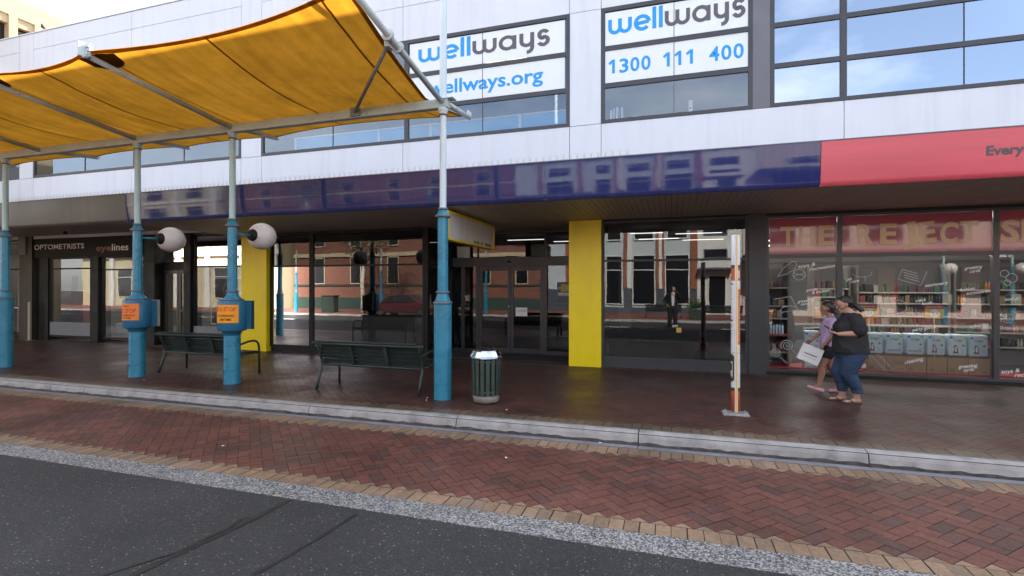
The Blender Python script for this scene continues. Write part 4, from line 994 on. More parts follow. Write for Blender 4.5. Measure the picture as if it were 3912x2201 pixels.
# ------------------------------------------------------------------ bus stop pole
bp = thing('bus_stop_pole', 'slim white and orange bus stop pole with yellow edge strip, before the large right window', 'bus stop pole', (.83, 7.47, 0))
B = lambda mb, n, mt, par=None: mb.build(n, mt, par or bp, off=(0, 0, 0))
m = MB(); m.bbox(-.165, .165, -.12, .12, .001, .022, 0, .004)
for x in (-.12, .12):
    for y in (-.08, .08): m.lathe([(.014, .022), (.014, .04), (0, .042)], (x, y, 0), 8)
m.lathe([(.05, .02), (.05, .05)], n=20); B(m, 'base_plate', 'concrete')
r_ = .058
m = MB(); m.lathe([(r_ - .004, .046), (r_, .046)], n=28)
def band(z0, z1, mm): m.lathe([(r_, z0), (r_, z1)], n=28, m=mm)
for z0, z1, mm in ((.046, .325, 1), (.325, .37, 2), (.37, .836, 0), (.84, 1.815, 0), (1.82, 1.985, 1), (1.985, 2.025, 2), (2.025, 2.43, 0)): band(z0, z1, mm)
m.lathe([(r_, 2.43), (.03, 2.437), (0, 2.437)], n=28); m.lathe([(r_ - .002, .83), (r_ - .002, .846)], n=28, m=2); m.lathe([(r_ - .002, 1.81), (r_ - .002, 1.826)], n=28, m=2)
sh = B(m, 'tube', ['bp_white', 'bp_orange', 'bp_dark'])
# printed panels wrapped round the left half
L = MB(); ca = R(-106)
def wrap(a0, a1, z0, z1, mm, dr=.0012):
    n = max(2, int(abs(a1 - a0) / 8)); vs = []
    for i in range(n + 1):
        a = R(a0 + (a1 - a0) * i / n); vs += [((r_ + dr) * math.cos(a), (r_ + dr) * math.sin(a), z0), ((r_ + dr) * math.cos(a), (r_ + dr) * math.sin(a), z1)]
    L.add(vs, [(2 * i, 2 * i + 2, 2 * i + 3, 2 * i + 1) for i in range(n)], mm)
wrap(-215, -112, .47, .80, 0); 
for k in range(6): wrap(-205 + k * 3, -122 - k * 3, .80 + k * .004, .804 + k * .004, 0); wrap(-205 + k * 3, -122 - k * 3, .466 - k * .004, .47 - k * .004, 0)
for a0, a1, z0, z1 in ((-196, -133, .53, .72), ): wrap(a0, a1, z0, z1, 1, .002)
wrap(-190, -140, .60, .70, 0, .003); wrap(-188, -176, .545, .565, 0, .003); wrap(-153, -141, .545, .565, 0, .003); wrap(-190, -178, .50, .53, 1, .002); wrap(-150, -139, .50, .53, 1, .002)
rnd = random.Random(5)
z = 1.76
while z > .90:
    if rnd.random() < .75: wrap(-200, -200 + rnd.choice((30, 45, 70, 62)), z, z + rnd.choice((.005, .006, .018)), 0)
    z -= rnd.choice((.02, .03, .05))
wrap(-70, -20, .95, 1.70, 3); 
for k in range(20): wrap(-60, -60 + rnd.uniform(10, 35), 1.0 + k * .034, 1.008 + k * .034, 1, .002)
wrap(-200, -150, 1.875, 1.895, 1); wrap(-60, -40, 1.85, 1.95, 1)
L.build('print', ['bp_dark', 'bp_white', 'bp_orange', 'bp_orange'], sh, off=(0, 0, 0), recalc=False)
m = MB(); c = Vector((math.cos(R(-86)), math.sin(R(-86)), 0)); t = Vector((-c.y, c.x, 0))
def slab(w0, w1, d0, d1, z0, z1, mm):
    P = [c * d + t * w for d, w in ((d0, w0), (d0, w1), (d1, w1), (d1, w0))]
    m.add([(p.x, p.y, z0) for p in P] + [(p.x, p.y, z1) for p in P], [(0, 1, 2, 3), (4, 5, 6, 7), (0, 1, 5, 4), (1, 2, 6, 5), (2, 3, 7, 6), (3, 0, 4, 7)], mm)
slab(-.019, .019, .05, .066, .046, 2.43, 0); slab(-.009, .009, .066, .068, .046, 2.43, 1)
for z in (.838, 1.818): slab(-.0195, .0195, .0505, .0665, z, z + .004, 2)
B(m, 'edge_strip', ['bp_white', 'bp_stripe', 'bp_dark'])

# ------------------------------------------------------------------ sign under the awning, camera, notices
hs = thing('hanging_sign', 'faded grey light box with yellow frame hanging under the awning behind the mast post', 'sign', (-3.98, 9.8, 2.9))
m = MB(); m.box(-4.045, -3.915, 8.56, 11.0, 2.64, 3.10); m.build('face', mat('sign_grey', (.62, .61, .60), .5, var=.07, scale=2, dirt=.3, dcol=(.20, .19, .18), dscale=3, stretch=(1, 2, .6)), hs)
m = MB(); m.box(-4.06, -3.90, 8.5, 8.558, 2.60, 3.14); m.box(-4.06, -3.90, 8.56, 11.0, 2.60, 2.638); m.box(-4.06, -3.90, 8.56, 11.0, 3.102, 3.14); m.box(-4.06, -3.90, 11.002, 11.06, 2.60, 3.14); m.build('frame', mat('sign_yellow', (.85, .62, .03), .45, var=.08), hs)
m = MB()
for y in (9.0, 10.6): m.box(-3.99, -3.97, y - .02, y + .02, 3.14, 3.204)
m.build('bracket', 'black', hs)
m = MB()
for y0, y1 in ((9.80, 9.90), (9.93, 10.12), (10.2, 10.32), (10.45, 10.85)): m.quad((-3.9135, y0, 2.645), (-3.9135, y1, 2.645), (-3.9135, y1, 2.70), (-3.9135, y0, 2.70))
m.build('bare_patch', 'interior_pale', hs)
L = MB(); put_text(L, 'Vinnies', 0, 0, 0, .20, 0, .01, 0, 1.25, 0, 1, False, lambda a, b: (-3.9137, 9.05 + a, 2.80 + b)); L.build('lettering', mat('ghost', (.56, .55, .54), .5), hs, recalc=False)

cc = thing('security_camera', 'small white security camera under the awning above the optometrist sign', 'camera', (-16.5, 10.0, 3.28))
m = MB(); d = Vector((.72, -.55, -.18)).normalized(); c0 = Vector((-16.62, 10.07, 3.33)); m.tube([c0, c0 + d * .26], .055, 14); m.build('body', 'plastic_white', cc)
m = MB(); m.tube([c0 + d * .26, c0 + d * .30], .048, 14); m.build('lens', 'black', cc)
m = MB(); m.tube([c0 + d * .08, c0 + d * .08 + Vector((-.02, .03, .07))], .012, 8); m.lathe([(.04, 0), (.04, .012)], (-16.58, 10.06, 3.386), 12); m.build('bracket', 'plastic_white', cc)

m = MB(); m.box(-3.86, -3.55, YD - .008, YD - .006, .99, 1.215); o = tag(m.build('notice', 'paper'), 'white paper notice reading CLOSED taped to the right entry door', 'notice')
L = MB(); put_text(L, 'CLOSED', -3.835, YD - .0085, 1.115, .042, 0, .005, 0, .255); L.build('lettering', 'letter_grey', o, recalc=False)
po = thing('sale_poster', 'blue closing down sale poster on the glass beside the yellow pillar', 'poster', (-2.55, YD, 1.6))
m = MB(); m.box(-2.755, -2.29, YD - .012, YD - .008, 1.415, 1.86); m.build('sheet', 'poster_blue', po)
m = MB(); m.box(-2.765, -2.28, YD - .0075, YD - .004, 1.405, 1.87); m.build('border', 'interior_pale', po)
m = MB(); y = YD - .0125; m.quad((-2.735, y, 1.69), (-2.31, y, 1.69), (-2.31, y, 1.745), (-2.735, y, 1.745)); m.quad((-2.66, y, 1.63), (-2.42, y, 1.63), (-2.42, y, 1.685), (-2.66, y, 1.685)); m.quad((-2.66, y, 1.75), (-2.42, y, 1.75), (-2.42, y, 1.81), (-2.66, y, 1.81)); m.quad((-2.73, y, 1.52), (-2.31, y, 1.52), (-2.31, y, 1.545), (-2.73, y, 1.545)); m.build('yellow_block', 'poster_yellow', po, recalc=False)
m = MB(); m.quad((-2.73, y, 1.555), (-2.31, y, 1.555), (-2.31, y, 1.60), (-2.73, y, 1.60)); m.build('white_block', 'paper', po, recalc=False)
L = MB(); y = YD - .0135; put_text(L, 'CLOSING', -2.65, y, 1.762, .032, 0, .01, 0, .22); put_text(L, 'CLEAR OUT', -2.725, y, 1.70, .034, 0, .01, 0, .40); put_text(L, 'SALE', -2.63, y, 1.64, .034, 0, .01, 0, .17); put_text(L, 'WE ARE MOVING', -2.715, y, 1.565, .024, 0, .006, 0, .39); L.build('lettering', 'poster_blue', po, recalc=False)
L = MB(); put_text(L, '397', .02, D + .014, .90, .045, 0, .006, 0, .11); tag(L.build('street_number', 'white_ink', None, recalc=False), 'small white street number 397 low on the large right window', 'number')
m = MB(); m.box(.10, .20, D + .012, D + .015, .79, .89); tag(m.build('window_sticker', 'amber'), 'small amber square sticker on the large right window below the street number', 'sticker')
# poster and displays in the optometrist's windows
po = thing('fashion_poster', 'large brown toned photo poster in a thin white frame in the optometrist window', 'poster', (-12.3, 11.4, 1.3))
def blobmat():
    m_ = mat('photo_print', (.10, .07, .05), .35); n = m_.node_tree.nodes; L_ = m_.node_tree.links
    tc = n.new("ShaderNodeTexCoord"); nz = n.new("ShaderNodeTexNoise"); nz.inputs["Scale"].default_value = 2.6; nz.inputs["Detail"].default_value = 2; nz.inputs["Distortion"].default_value = 1.2; L_.new(tc.outputs["Object"], nz.inputs[0])
    cr = n.new("ShaderNodeValToRGB"); e = cr.color_ramp.elements; e[0].position = .38; e[0].color = (.012, .011, .010, 1); e[1].position = .72; e[1].color = (.50, .38, .28, 1)
    x_ = e.new(.5); x_.color = (.06, .04, .03, 1); x_ = e.new(.58); x_.color = (.26, .16, .11, 1)
    L_.new(nz.outputs[0], cr.inputs[0]); L_.new(cr.outputs[0], n["Principled BSDF"].inputs["Base Color"]); return m_
m = MB(); m.box(-12.73, -11.65, 11.42, 11.44, .69, 1.98); m.build('print', blobmat(), po)
m = MB(); m.box(-12.755, -12.732, 11.415, 11.445, .66, 2.0); m.box(-11.648, -11.625, 11.415, 11.445, .66, 2.0); m.box(-12.732, -11.648, 11.415, 11.445, .66, .688); m.box(-12.732, -11.648, 11.415, 11.445, 1.982, 2.0); m.build('frame', 'paper', po)
st = thing('display_plinth', 'tall maroon display column inside the optometrist window', 'plinth', (-19.6, 12.3, .06))
m = MB(); m.bbox(-19.92, -19.30, 12.2, 12.6, .06, 1.6, 0, .01); m.build('column', mat('maroon', (.20, .05, .055), .5), st)
m = MB(); m.box(-19.86, -19.55, 12.19, 12.199, 1.6, 2.12); m.build('card', 'interior_grey', st)
m = MB(); m.bbox(-18.8, -17.6, 12.9, 13.3, .06, .46, 0, .01); tag(m.build('low_cabinet', 'plastic_white'), 'low white cabinet inside the optometrist window under the eyelines board', 'cabinet')
fr = thing('spectacle_rack', 'white wall rack of spectacles in the leftmost shop window', 'rack', (-22.2, 12.3, 1.2))
m = MB(); m.box(-22.9, -21.5, 12.3, 12.34, 1.05, 2.25); m.build('board', 'paper', fr)
m = MB()
for i in range(6):
    for j in range(8):
        x = -22.8 + i * .22; z = 1.14 + j * .14
        for dx in (-.035, .035): m.lathe([(.026, -.004), (.026, .004), (0, .004)], (x + dx + .05, 12.292, z), 8, 0, False, 'y')
        m.box(x + .035, x + .065, 12.288, 12.295, z, z + .008)
m.build('spectacles', 'black', fr)
tb = thing('display_table', 'white table below the spectacle rack in the leftmost shop window', 'table', (-22, 12, .06))
m = MB(); m.bbox(-22.7, -21.6, 11.75, 12.25, .98, 1.02, 0, .006); m.build('table_top', 'paper', tb)
for x in (-22.65, -21.65):
    for y in (11.8, 12.2): m = MB(); m.box(x - .03, x + .03, y - .03, y + .03, .06, .98); m.build('leg', 'paper', tb)
m = MB(); m.bbox(-19.99, -19.90, 11.0, 11.06, 0, 1.25, 0, .008); m.box(-20.03, -19.86, 10.96, 11.08, 0, .012); tag(m.build('door_guard', mat('cream', (.42, .38, .28), .5)), 'thin cream guard post beside the optometrist pier', 'post')
# ------------------------------------------------------------------ red shop: window goods and handwriting on the glass
YG = D + .012
ink = thing('window_writing', 'white handwritten product words and sketches on the red shop glass', 'window lettering', (4, D, 1.2))
WL = [('toys &', 2.38, 2.11, .065, .30, .18), ('recreation', 2.57, 2.055, .062, .44, .17), ('prints', 2.51, 1.65, .055, .19, .17), ('& frames', 2.61, 1.605, .055, .31, .17), ('greeting', 2.36, 1.43, .055, .27, .13), ('cards', 2.42, 1.38, .055, .17, .13),
      ('pet', 3.19, 1.86, .06, .11, .18), ('care', 3.27, 1.82, .055, .14, .18), ('stationery', 4.45, 1.74, .06, .36, .17), ('fashion', 4.97, 1.66, .055, .23, .17), ('accessories', 5.07, 1.60, .055, .36, .16), ('snack', 4.30, 1.465, .055, .17, .15), ('foods', 4.40, 1.41, .055, .17, .17),
      ('greeting', 5.04, 2.05, .055, .27, .15), ('cards', 5.12, 1.995, .055, .16, .15), ('party goods', 4.25, .92, .06, .38, .2), ('toiletries', 5.11, 1.01, .06, .29, .13), ('kitchenware', 2.46, .92, .055, .36, .08), ('cleaning', 4.14, .31, .07, .30, .3),
      ('greeting', 4.95, .27, .065, .29, .15), ('cards', 5.03, .215, .06, .16, .15), ('& craft', 3.33, .19, .07, .20, .2), ('toys &', 5.58, .21, .07, .26, .15), ('recreation', 5.76, .155, .07, .45, .15), ('audio', 3.67, .84, .055, .15, .2), ('audio', 5.62, 1.50, .06, .2, .1)]
L = MB()
for t_, x, z, h, w, r in WL: put_text(L, t_, x, YG, z, h, 0, .006, .30, w, r)
L.build('lettering', 'white_ink', ink, recalc=False)
_k = [0]; SK = []
class Sketch:
    def new(s): s.m = MB(); SK.append(s.m)
    def ribbon(s, p, w, y): _k[0] += 1; s.m.ribbon(p, w, y - .0003 * (_k[0] % 9))
L = Sketch()
def arcp(cx, cz, r, a0, a1, n=20, rz=None): return [(cx + r * math.cos(R(a0 + (a1 - a0) * i / n)), cz + (rz or r) * math.sin(R(a0 + (a1 - a0) * i / n))) for i in range(n + 1)]
def spiral(cx, cz, r, turns=2.6, n=46): return [(cx + r * (i / n) * math.cos(2 * math.pi * turns * i / n), cz + r * (i / n) * math.sin(2 * math.pi * turns * i / n)) for i in range(n + 1)]
for cx, cz, r in ((2.18, .59, .12), (1.98, .43, .10), (2.41, .61, .10), (5.66, 1.18, .10)):
    L.new(); L.ribbon(spiral(cx, cz, r), .012, YG)
    if cx < 2.45: L.ribbon([(cx + r * .7, cz - r * .75), (cx + r * 2.0, cz - r * 1.9)], .012, YG)
L.new()
L.ribbon(arcp(2.39, 1.985, .105, 0, 360, 30), .014, YG); L.ribbon(arcp(2.39, 2.12, .13, 215, 325), .011, YG); L.ribbon(arcp(2.39, 1.855, .13, 35, 145), .011, YG)
L.new()
L.ribbon([(2.01, 1.95), (2.10, 2.10), (2.22, 2.21)] + arcp(2.285, 2.185, .06, 150, -40, 10) + [(2.31, 2.09), (2.17, 2.0), (2.01, 1.95)], .013, YG)
L.new()
L.ribbon([(4.10, 2.08), (4.03, 1.89), (4.38, 1.77), (4.48, 2.03)], .012, YG)
for k in range(4): L.ribbon([(4.10 + .01 * k, 2.07 - .05 * k), (4.33 + .01 * k, 1.99 - .05 * k)], .014, YG)
L.new()
L.ribbon([(1.95, 1.50), (2.10, 1.53), (2.24, 1.56), (2.36, 1.31), (2.33, 1.27)], .012, YG); L.ribbon(arcp(2.22, 1.27, .16, 20, 200, 14, .10), .011, YG); L.ribbon([(2.08, 1.24), (2.38, 1.30)], .01, YG)
L.new()
L.ribbon(arcp(3.45, 2.0, .16, 170, 380, 14, .07), .01, YG); L.ribbon([(3.5, 1.96), (3.5, 1.85)], .01, YG)
L.new()
L.ribbon(arcp(3.95, 1.36, .22, 150, 390, 18, .12), .01, YG); L.ribbon([(3.78, 1.44), (4.05, 1.5), (4.2, 1.42)], .01, YG)
for x in (3.88, 4.05): L.ribbon([(x, 1.18), (x + .02, 1.12), (x - .01, 1.07), (x + .015, 1.0)], .01, YG)
L.new()
L.ribbon([(4.95, 1.2), (5.12, 1.32), (5.28, 1.17), (4.95, 1.2)], .01, YG); L.new(); L.ribbon(arcp(5.72, 1.9, .08, 0, 360, 16), .012, YG); L.ribbon(arcp(5.62, 1.98, .06, 0, 360, 16), .012, YG); L.ribbon(arcp(5.66, 1.82, .05, 0, 360, 16), .012, YG)
L.new()
L.ribbon([(3.6, .45), (3.85, .15)], .01, YG); L.ribbon([(3.7, .48), (3.95, .2)], .01, YG); L.new(); L.ribbon([(4.8, .95), (5.0, .6)], .01, YG); L.new(); L.ribbon([(4.78, .62), (4.86, .78), (5.02, .8)], .01, YG)
for m in SK: m.build('sketch', 'chalk', ink, recalc=False)
m = MB(); m.box(1.9, 7.6, 11.38, 12.2, .06, .115); m.box(1.9, 7.6, 11.36, 11.38, .06, .14); tag(m.build('display_step', 'red_base'), 'low red display step inside the red shop window under the cartons', 'display base')
# cartons with white packs on top
def carton(x, z=.118, y=11.45, w=.315, h=.34, d=.4):
    c = thing('carton', '', 'box', (x, y, z), 'brown cartons lined up in the red shop window')
    m = MB(); m.bbox(0, w, 0, d, 0, h - .03, 0, .004); m.build('body', 'card', c, off=(0, 0, 0))
    m = MB(); m.bbox(-.003, w + .003, -.003, d, h - .032, h, 0, .004); m.build('lid', 'card_dark', c, off=(0, 0, 0))
    L = MB(); put_text(L, 'DOGGY', .04, -.004, .10, .018, 0, .002, 0, .07); put_text(L, '100', w - .11, -.004, .05, .024, 0, .002, 0, .07)
    for k in range(3): L.quad((.03, -.004, .05 + k * .014), (.10, -.004, .05 + k * .014), (.10, -.004, .056 + k * .014), (.03, -.004, .056 + k * .014))
    L.build('print', 'card_dark', c, off=(0, 0, 0), recalc=False); return c
c0 = carton(3.63); CX = [3.63, 3.95, 4.27, 4.595, 4.915, 5.235]; names = ['leftmost, behind the woman', 'second from the left', 'third from the left, under the word cleaning', 'fourth from the left, behind a price sign pole', 'fifth from the left', 'last on the right, by the wide window bar']
c0['label'] = 'brown carton in the red shop window, ' + names[0]
for x, n_ in zip(CX[1:], names[1:]): dup(c0, (x, 11.45, .118), label='brown carton in the red shop window, ' + n_)
c7 = dup(c0, (3.02, 11.45, .118), label='brown carton in the red shop window, between the two walking women')
def pack(x, z, dog, y=11.47, w=.30, h=.40):
    p = thing('pet_pad_pack', '', 'pack', (x, y, z), 'pale blue packs standing on the cartons')
    m = MB(); m.bbox(.005, w - .005, .005, .22, 0, h, 0, .028); m.build('bag', 'pack', p, off=(0, 0, 0))
    L = MB(); y0 = -.0005
    L.add([(.05 + .026 * math.cos(a * .785) , y0 + .004, h - .06 + .026 * math.sin(a * .785)) for a in range(8)], [tuple(range(8))], 0)
    L.quad((.15, y0 + .004, h - .025), (.20, y0 + .004, h - .025), (.275, y0 + .004, h - .095), (.275, y0 + .004, h - .055), 1)
    put_text(L, 'Doggy', .085, y0 + .002, h - .125, .040, 2, .008, .1, .14)
    L.add([(.235 + .022 * math.cos(a * .785), y0 + .004, h - .205 + .022 * math.sin(a * .785)) for a in range(8)], [tuple(range(8))], 3)
    for k in range(4): L.quad((.20, y0 + .004, .05 + k * .022), (.27, y0 + .004, .05 + k * .022), (.27, y0 + .004, .056 + k * .022), (.20, y0 + .004, .056 + k * .022), 0)
    if dog:
        L.add([(.07, y0 + .004, .05), (.16, y0 + .004, .05), (.155, y0 + .004, .12), (.14, y0 + .004, .17), (.13, y0 + .004, .205), (.10, y0 + .004, .205), (.09, y0 + .004, .17), (.10, y0 + .004, .12)], [tuple(range(8))], 4)
        L.add([(.105, y0 + .002, .08), (.14, y0 + .002, .08), (.13, y0 + .002, .18), (.105, y0 + .002, .18)], [(0, 1, 2, 3)], 5)
    else:
        L.quad((.04, y0 + .004, .05), (.26, y0 + .004, .05), (.26, y0 + .004, .09), (.04, y0 + .004, .09), 6)
    L.build('print', ['pack_blue', 'pack_lime', 'pack_olive', 'gold', 'dog_brown', 'paper', 'chalk'], p, off=(0, 0, 0), recalc=False); return p
pd = pack(4.60, .46, True); pn = pack(3.93, .46, False)
pd['label'] = 'pale blue pet pad pack with a dog print, behind the right price sign pole'
pn['label'] = 'pale blue pet pad pack with plain printed front, left of the other plain front pack'
dup(pn, (4.265, 11.47, .46), label='pale blue pet pad pack with plain printed front, left of the packs with dog prints')
dup(pd, (4.93, 11.47, .46), label='pale blue pet pad pack with a dog print, second from the right end')
dup(pd, (5.245, 11.47, .46), label='pale blue pet pad pack with a dog print, at the right end of the row')
dup(pd, (3.60, 11.47, .46), label='pale blue pet pad pack with a dog print, just right of the woman in black')
dup(pn, (2.56, 11.55, .46), label='pale blue pet pad pack above the girl\'s shopping bag, upper of two'); dup(pn, (2.56, 11.55, .06), label='pale blue pet pad pack behind the girl\'s shopping bag, lower of two'); dup(pn, (2.88, 11.55, .46), label='pale blue pet pad pack behind the girl\'s body in the red shop window')
for x, lab in ((3.50, 'yellow 24 dollar price sign on a thin pole beside the woman\'s head'), (4.55, 'yellow 24 dollar price sign on a thin pole above the word party goods')):
    p = thing('price_sign', lab, 'sign', (x, 11.42, .1), 'yellow price signs on thin poles')
    m = MB(); m.box(0, .295, 0, .006, 1.055, 1.30); m.build('card', 'price_yellow', p, off=(0, 0, 0))
    m = MB(); m.box(0, .295, -.003, -.0005, 1.235, 1.30); h2 = m.build('header', 'price_red', p, off=(0, 0, 0))
    L = MB(); put_text(L, 'BARGAIN BUY', .02, -.005, 1.252, .030, 0, .006, 0, .255); L.build('lettering', 'paper', h2, off=(0, 0, 0), recalc=False)
    m = MB(); m.disc((.148, -.002, 1.145), .075, 24); h2 = m.build('price_disc', 'paper', p, off=(0, 0, 0))
    L = MB(); put_text(L, '24', .108, -.004, 1.115, .062, 0, .014, 0, .095); put_text(L, '$', .086, -.004, 1.145, .03, 0, .004, 0, .02); L.build('lettering', 'pack_blue', h2, off=(0, 0, 0), recalc=False)
    m = MB(); m.tube([(.15, .01, 0), (.15, .01, 1.06)], .006, 8); m.build('pole', 'plastic_white', p, off=(0, 0, 0))
# shelving deeper inside
PC = [mat('goods_%s' % n_, c, .5, var=.2, scale=6) for n_, c in (('red', (.22, .035, .03)), ('olive', (.07, .10, .05)), ('plum', (.10, .05, .08)), ('tan', (.24, .17, .09)), ('cream', (.34, .31, .26)), ('slate', (.08, .09, .11)), ('green', (.03, .14, .06)), ('black', (.02, .02, .02)), ('orange', (.42, .17, .03)))]
def shelving(x0, x1, y, label, zs, seed, group):
    s = thing('shelf_unit', label, 'shelf', (x0, y, .06)); rnd = random.Random(seed)
    m = MB(); m.box(x0, x1, y + .42, y + .45, .06, 2.25); m.build('back_panel', 'interior_grey', s)
    for xx in (x0, x1): m = MB(); m.box(xx - .02, xx + .02, y, y + .45, .06, 2.25); m.build('upright', 'interior_pale', s)
    for z in zs:
        m = MB(); m.box(x0 + .02, x1 - .02, y, y + .42, z - .03, z); o_ = m.build('shelf', 'shelf_white', s)
        x = x0 + .04; ORD = ('lowest', 'second lowest', 'third', 'fourth', 'fifth', 'top')[zs.index(z)]
        while x < x1 - .16:
            w = rnd.uniform(.07, .17); h = rnd.uniform(.12, .19); c = rnd.choice(PC); n_ = max(1, int(w / .05))
            q = MB()
            if rnd.random() < .45:
                for k in range(n_): q.lathe([(.022, 0), (.024, .01), (.024, h * .7), (.012, h * .85), (.012, h), (0, h)], (x + .03 + k * .052, y + .05, z), 8)
                nm = 'bottle_group'; w = n_ * .052 + .01
            else: q.bbox(x, x + w - .012, y + .02, y + .2, z, z + h, 0, .004); nm = 'packet'
            ob_ = q.build(nm, c); tag(ob_, ('%s bottles' if nm == 'bottle_group' else '%s packet') % c.name.split('_')[1].split('.')[0] + ' on the %s board of the %s' % (ORD, group), 'goods', 'goods on the ' + group); x += w + rnd.uniform(.0, .03)
shelving(3.16, 3.9, 13.4, 'white edged shelves deep inside the red shop, behind the tall window pole', (.55, .82, 1.05, 1.28, 1.53, 1.72), 1, 'shelves behind the woman')
shelving(4.0, 5.7, 13.2, 'long white edged shelves deep inside the red shop behind the right price sign', (.70, .92, 1.12, 1.40, 1.64), 2, 'long back shelves')
shelving(5.8, 7.6, 13.2, 'white edged shelves inside the red shop right of the wide window bar', (.5, .8, 1.1, 1.4, 1.7), 3, 'shelves right of the wide bar')
shelving(1.78, 2.32, 11.75, 'near shelves with red edges at the left end of the red shop window', (.40, .76, 1.10, 1.36, 1.74), 4, 'near shelves left of the woman')
for k in range(7):
    m = MB(); m.lathe([(.02, 0), (.021, .01), (.021, .17), (.012, .185), (.012, .21), (0, .212)], (1.86 + k * .055, 11.66, .765), 12, ms=[0, 0, 0, 1, 1]); tag(m.build('spray_can', ['pack', 'pack_blue']), 'white and blue spray can in the row at the left end of the red shop', 'can', 'spray cans in a row')
m = MB(); m.box(1.80, 2.30, 11.60, 11.75, .73, .762); tag(m.build('shelf_edge', 'red_base'), 'red shelf ledge carrying the row of spray cans', 'shelf')

# ------------------------------------------------------------------ people
def capsule(bm_, a, b, ra, rb, n=16, k=6, flat=None):
    a = Vector(a); b = Vector(b); d = b - a; L_ = d.length; t = d.normalized() if L_ > 1e-6 else Vector((0, 0, 1))
    up = Vector((0, 0, 1)) if abs(t.z) < .9 else Vector((1, 0, 0)); u = t.cross(up).normalized(); v = u.cross(t).normalized()
    rings = []
    for i in range(k + 1): w = math.pi / 2 * i / k; rings.append((a - t * ra * math.cos(w), ra * math.sin(w)))
    for i in range(k + 1): w = math.pi / 2 * i / k; rings.append((b + t * rb * math.sin(w), rb * math.cos(w)))
    vs = []
    for c, r in rings:
        for j in range(n): w = 2 * math.pi * j / n; vs.append(c + (u * math.cos(w) + v * math.sin(w) * (flat or 1)) * max(r, 1e-4))
    m_ = len(rings); bm_.add(vs, [(i * n + j, i * n + (j + 1) % n, (i + 1) * n + (j + 1) % n, (i + 1) * n + j) for i in range(m_ - 1) for j in range(n)], 0, True)
    bm_.add(vs[:n], [tuple(range(n))[::-1]]); bm_.add(vs[-n:], [tuple(range(n))])
def loft(bm_, rings, n=24):
    """closed stack of ellipses: (cx, cy, cz, rx, ry[, tilt])"""
    vs = []
    for r in rings:
        cx, cy_, cz, rx, ry = r[:5]; ti = r[5] if len(r) > 5 else 0
        for j in range(n):
            w = 2 * math.pi * j / n; x = rx * math.cos(w); vs.append((cx + x * math.cos(ti), cy_ + ry * math.sin(w), cz + x * math.sin(ti)))
    k = len(rings)
    bm_.add(vs, [(i * n + j, i * n + (j + 1) % n, (i + 1) * n + (j + 1) % n, (i + 1) * n + j) for i in range(k - 1) for j in range(n)], 0, True)
    bm_.add(vs[:n], [tuple(range(n))[::-1]]); bm_.add(vs[-n:], [tuple(range(n))])
from mathutils import noise as mnoise
FOLD = {'shirt': (.011, (9, 9, 5)), 'jeans': (.006, (9, 9, 16)), 'shorts': (.006, (12, 12, 12)), 'jacket': (.01, (8, 8, 7)), 'trousers': (.009, (8, 8, 14)), 'hair': (.006, (30, 30, 9))}
def fuse(mb, name, mt, parent, vox, smooth=6):
    ob_ = mb.build(name, mt, parent, off=(0, 0, 0))
    r = ob_.modifiers.new('remesh', 'REMESH'); r.mode = 'VOXEL'; r.voxel_size = vox; r.use_smooth_shade = True
    s = ob_.modifiers.new('smooth', 'SMOOTH'); s.factor = .5; s.iterations = smooth
    dg = bpy.context.evaluated_depsgraph_get(); me = bpy.data.meshes.new_from_object(ob_.evaluated_get(dg)); ob_.modifiers.clear(); old = ob_.data; ob_.data = me; bpy.data.meshes.remove(old); me.name = name
    if name in FOLD:
        amp, fr_ = FOLD[name]; nn = [v.normal.copy() for v in me.vertices]
        for v, n_ in zip(me.vertices, nn):
            q = Vector((v.co.x * fr_[0], v.co.y * fr_[1], v.co.z * fr_[2])); k_ = mnoise.noise(q + Vector((0, 0, .6 * mnoise.noise(q * .6)))) ; v.co += n_ * amp * (1 - 2.2 * abs(k_)) * .9
        me.update()
    return ob_
def hand(mb, wrist, fwd, palm_n, s=1.0, curl=.5):
    """palm, four unequal bent fingers and a thumb leaving the side of the palm"""
    w = Vector(wrist); f = Vector(fwd).normalized(); nrm = Vector(palm_n).normalized(); side = f.cross(nrm).normalized(); nrm = side.cross(f).normalized()
    for o_ in (-.026, -.009, .009, .026): capsule(mb, w + f * .01 * s + side * o_ * .7 * s, w + f * .082 * s + side * o_ * s, .015 * s, .0125 * s, 8, 3)
    for o_, l in ((-.030, .060), (-.010, .074), (.010, .080), (.030, .070)):
        p = w + f * .085 * s + side * o_ * s; a = curl * .55
        for seg in (.42, .33, .25):
            d = f * math.cos(a) + nrm * math.sin(a); q = p + d * l * seg * s * 1.15; capsule(mb, p, q, .0088 * s, .0078 * s, 8, 3); p = q; a += curl * .8
    b0 = w + f * .025 * s + side * .03 * s; b1 = b0 + (f * .6 + side * .55 + nrm * .45).normalized() * .042 * s; b2 = b1 + (f * .85 + side * .05 + nrm * .5).normalized() * .034 * s
    capsule(mb, b0, b1, .0125 * s, .0105 * s, 8, 3); capsule(mb, b1, b2, .0105 * s, .0085 * s, 8, 3)
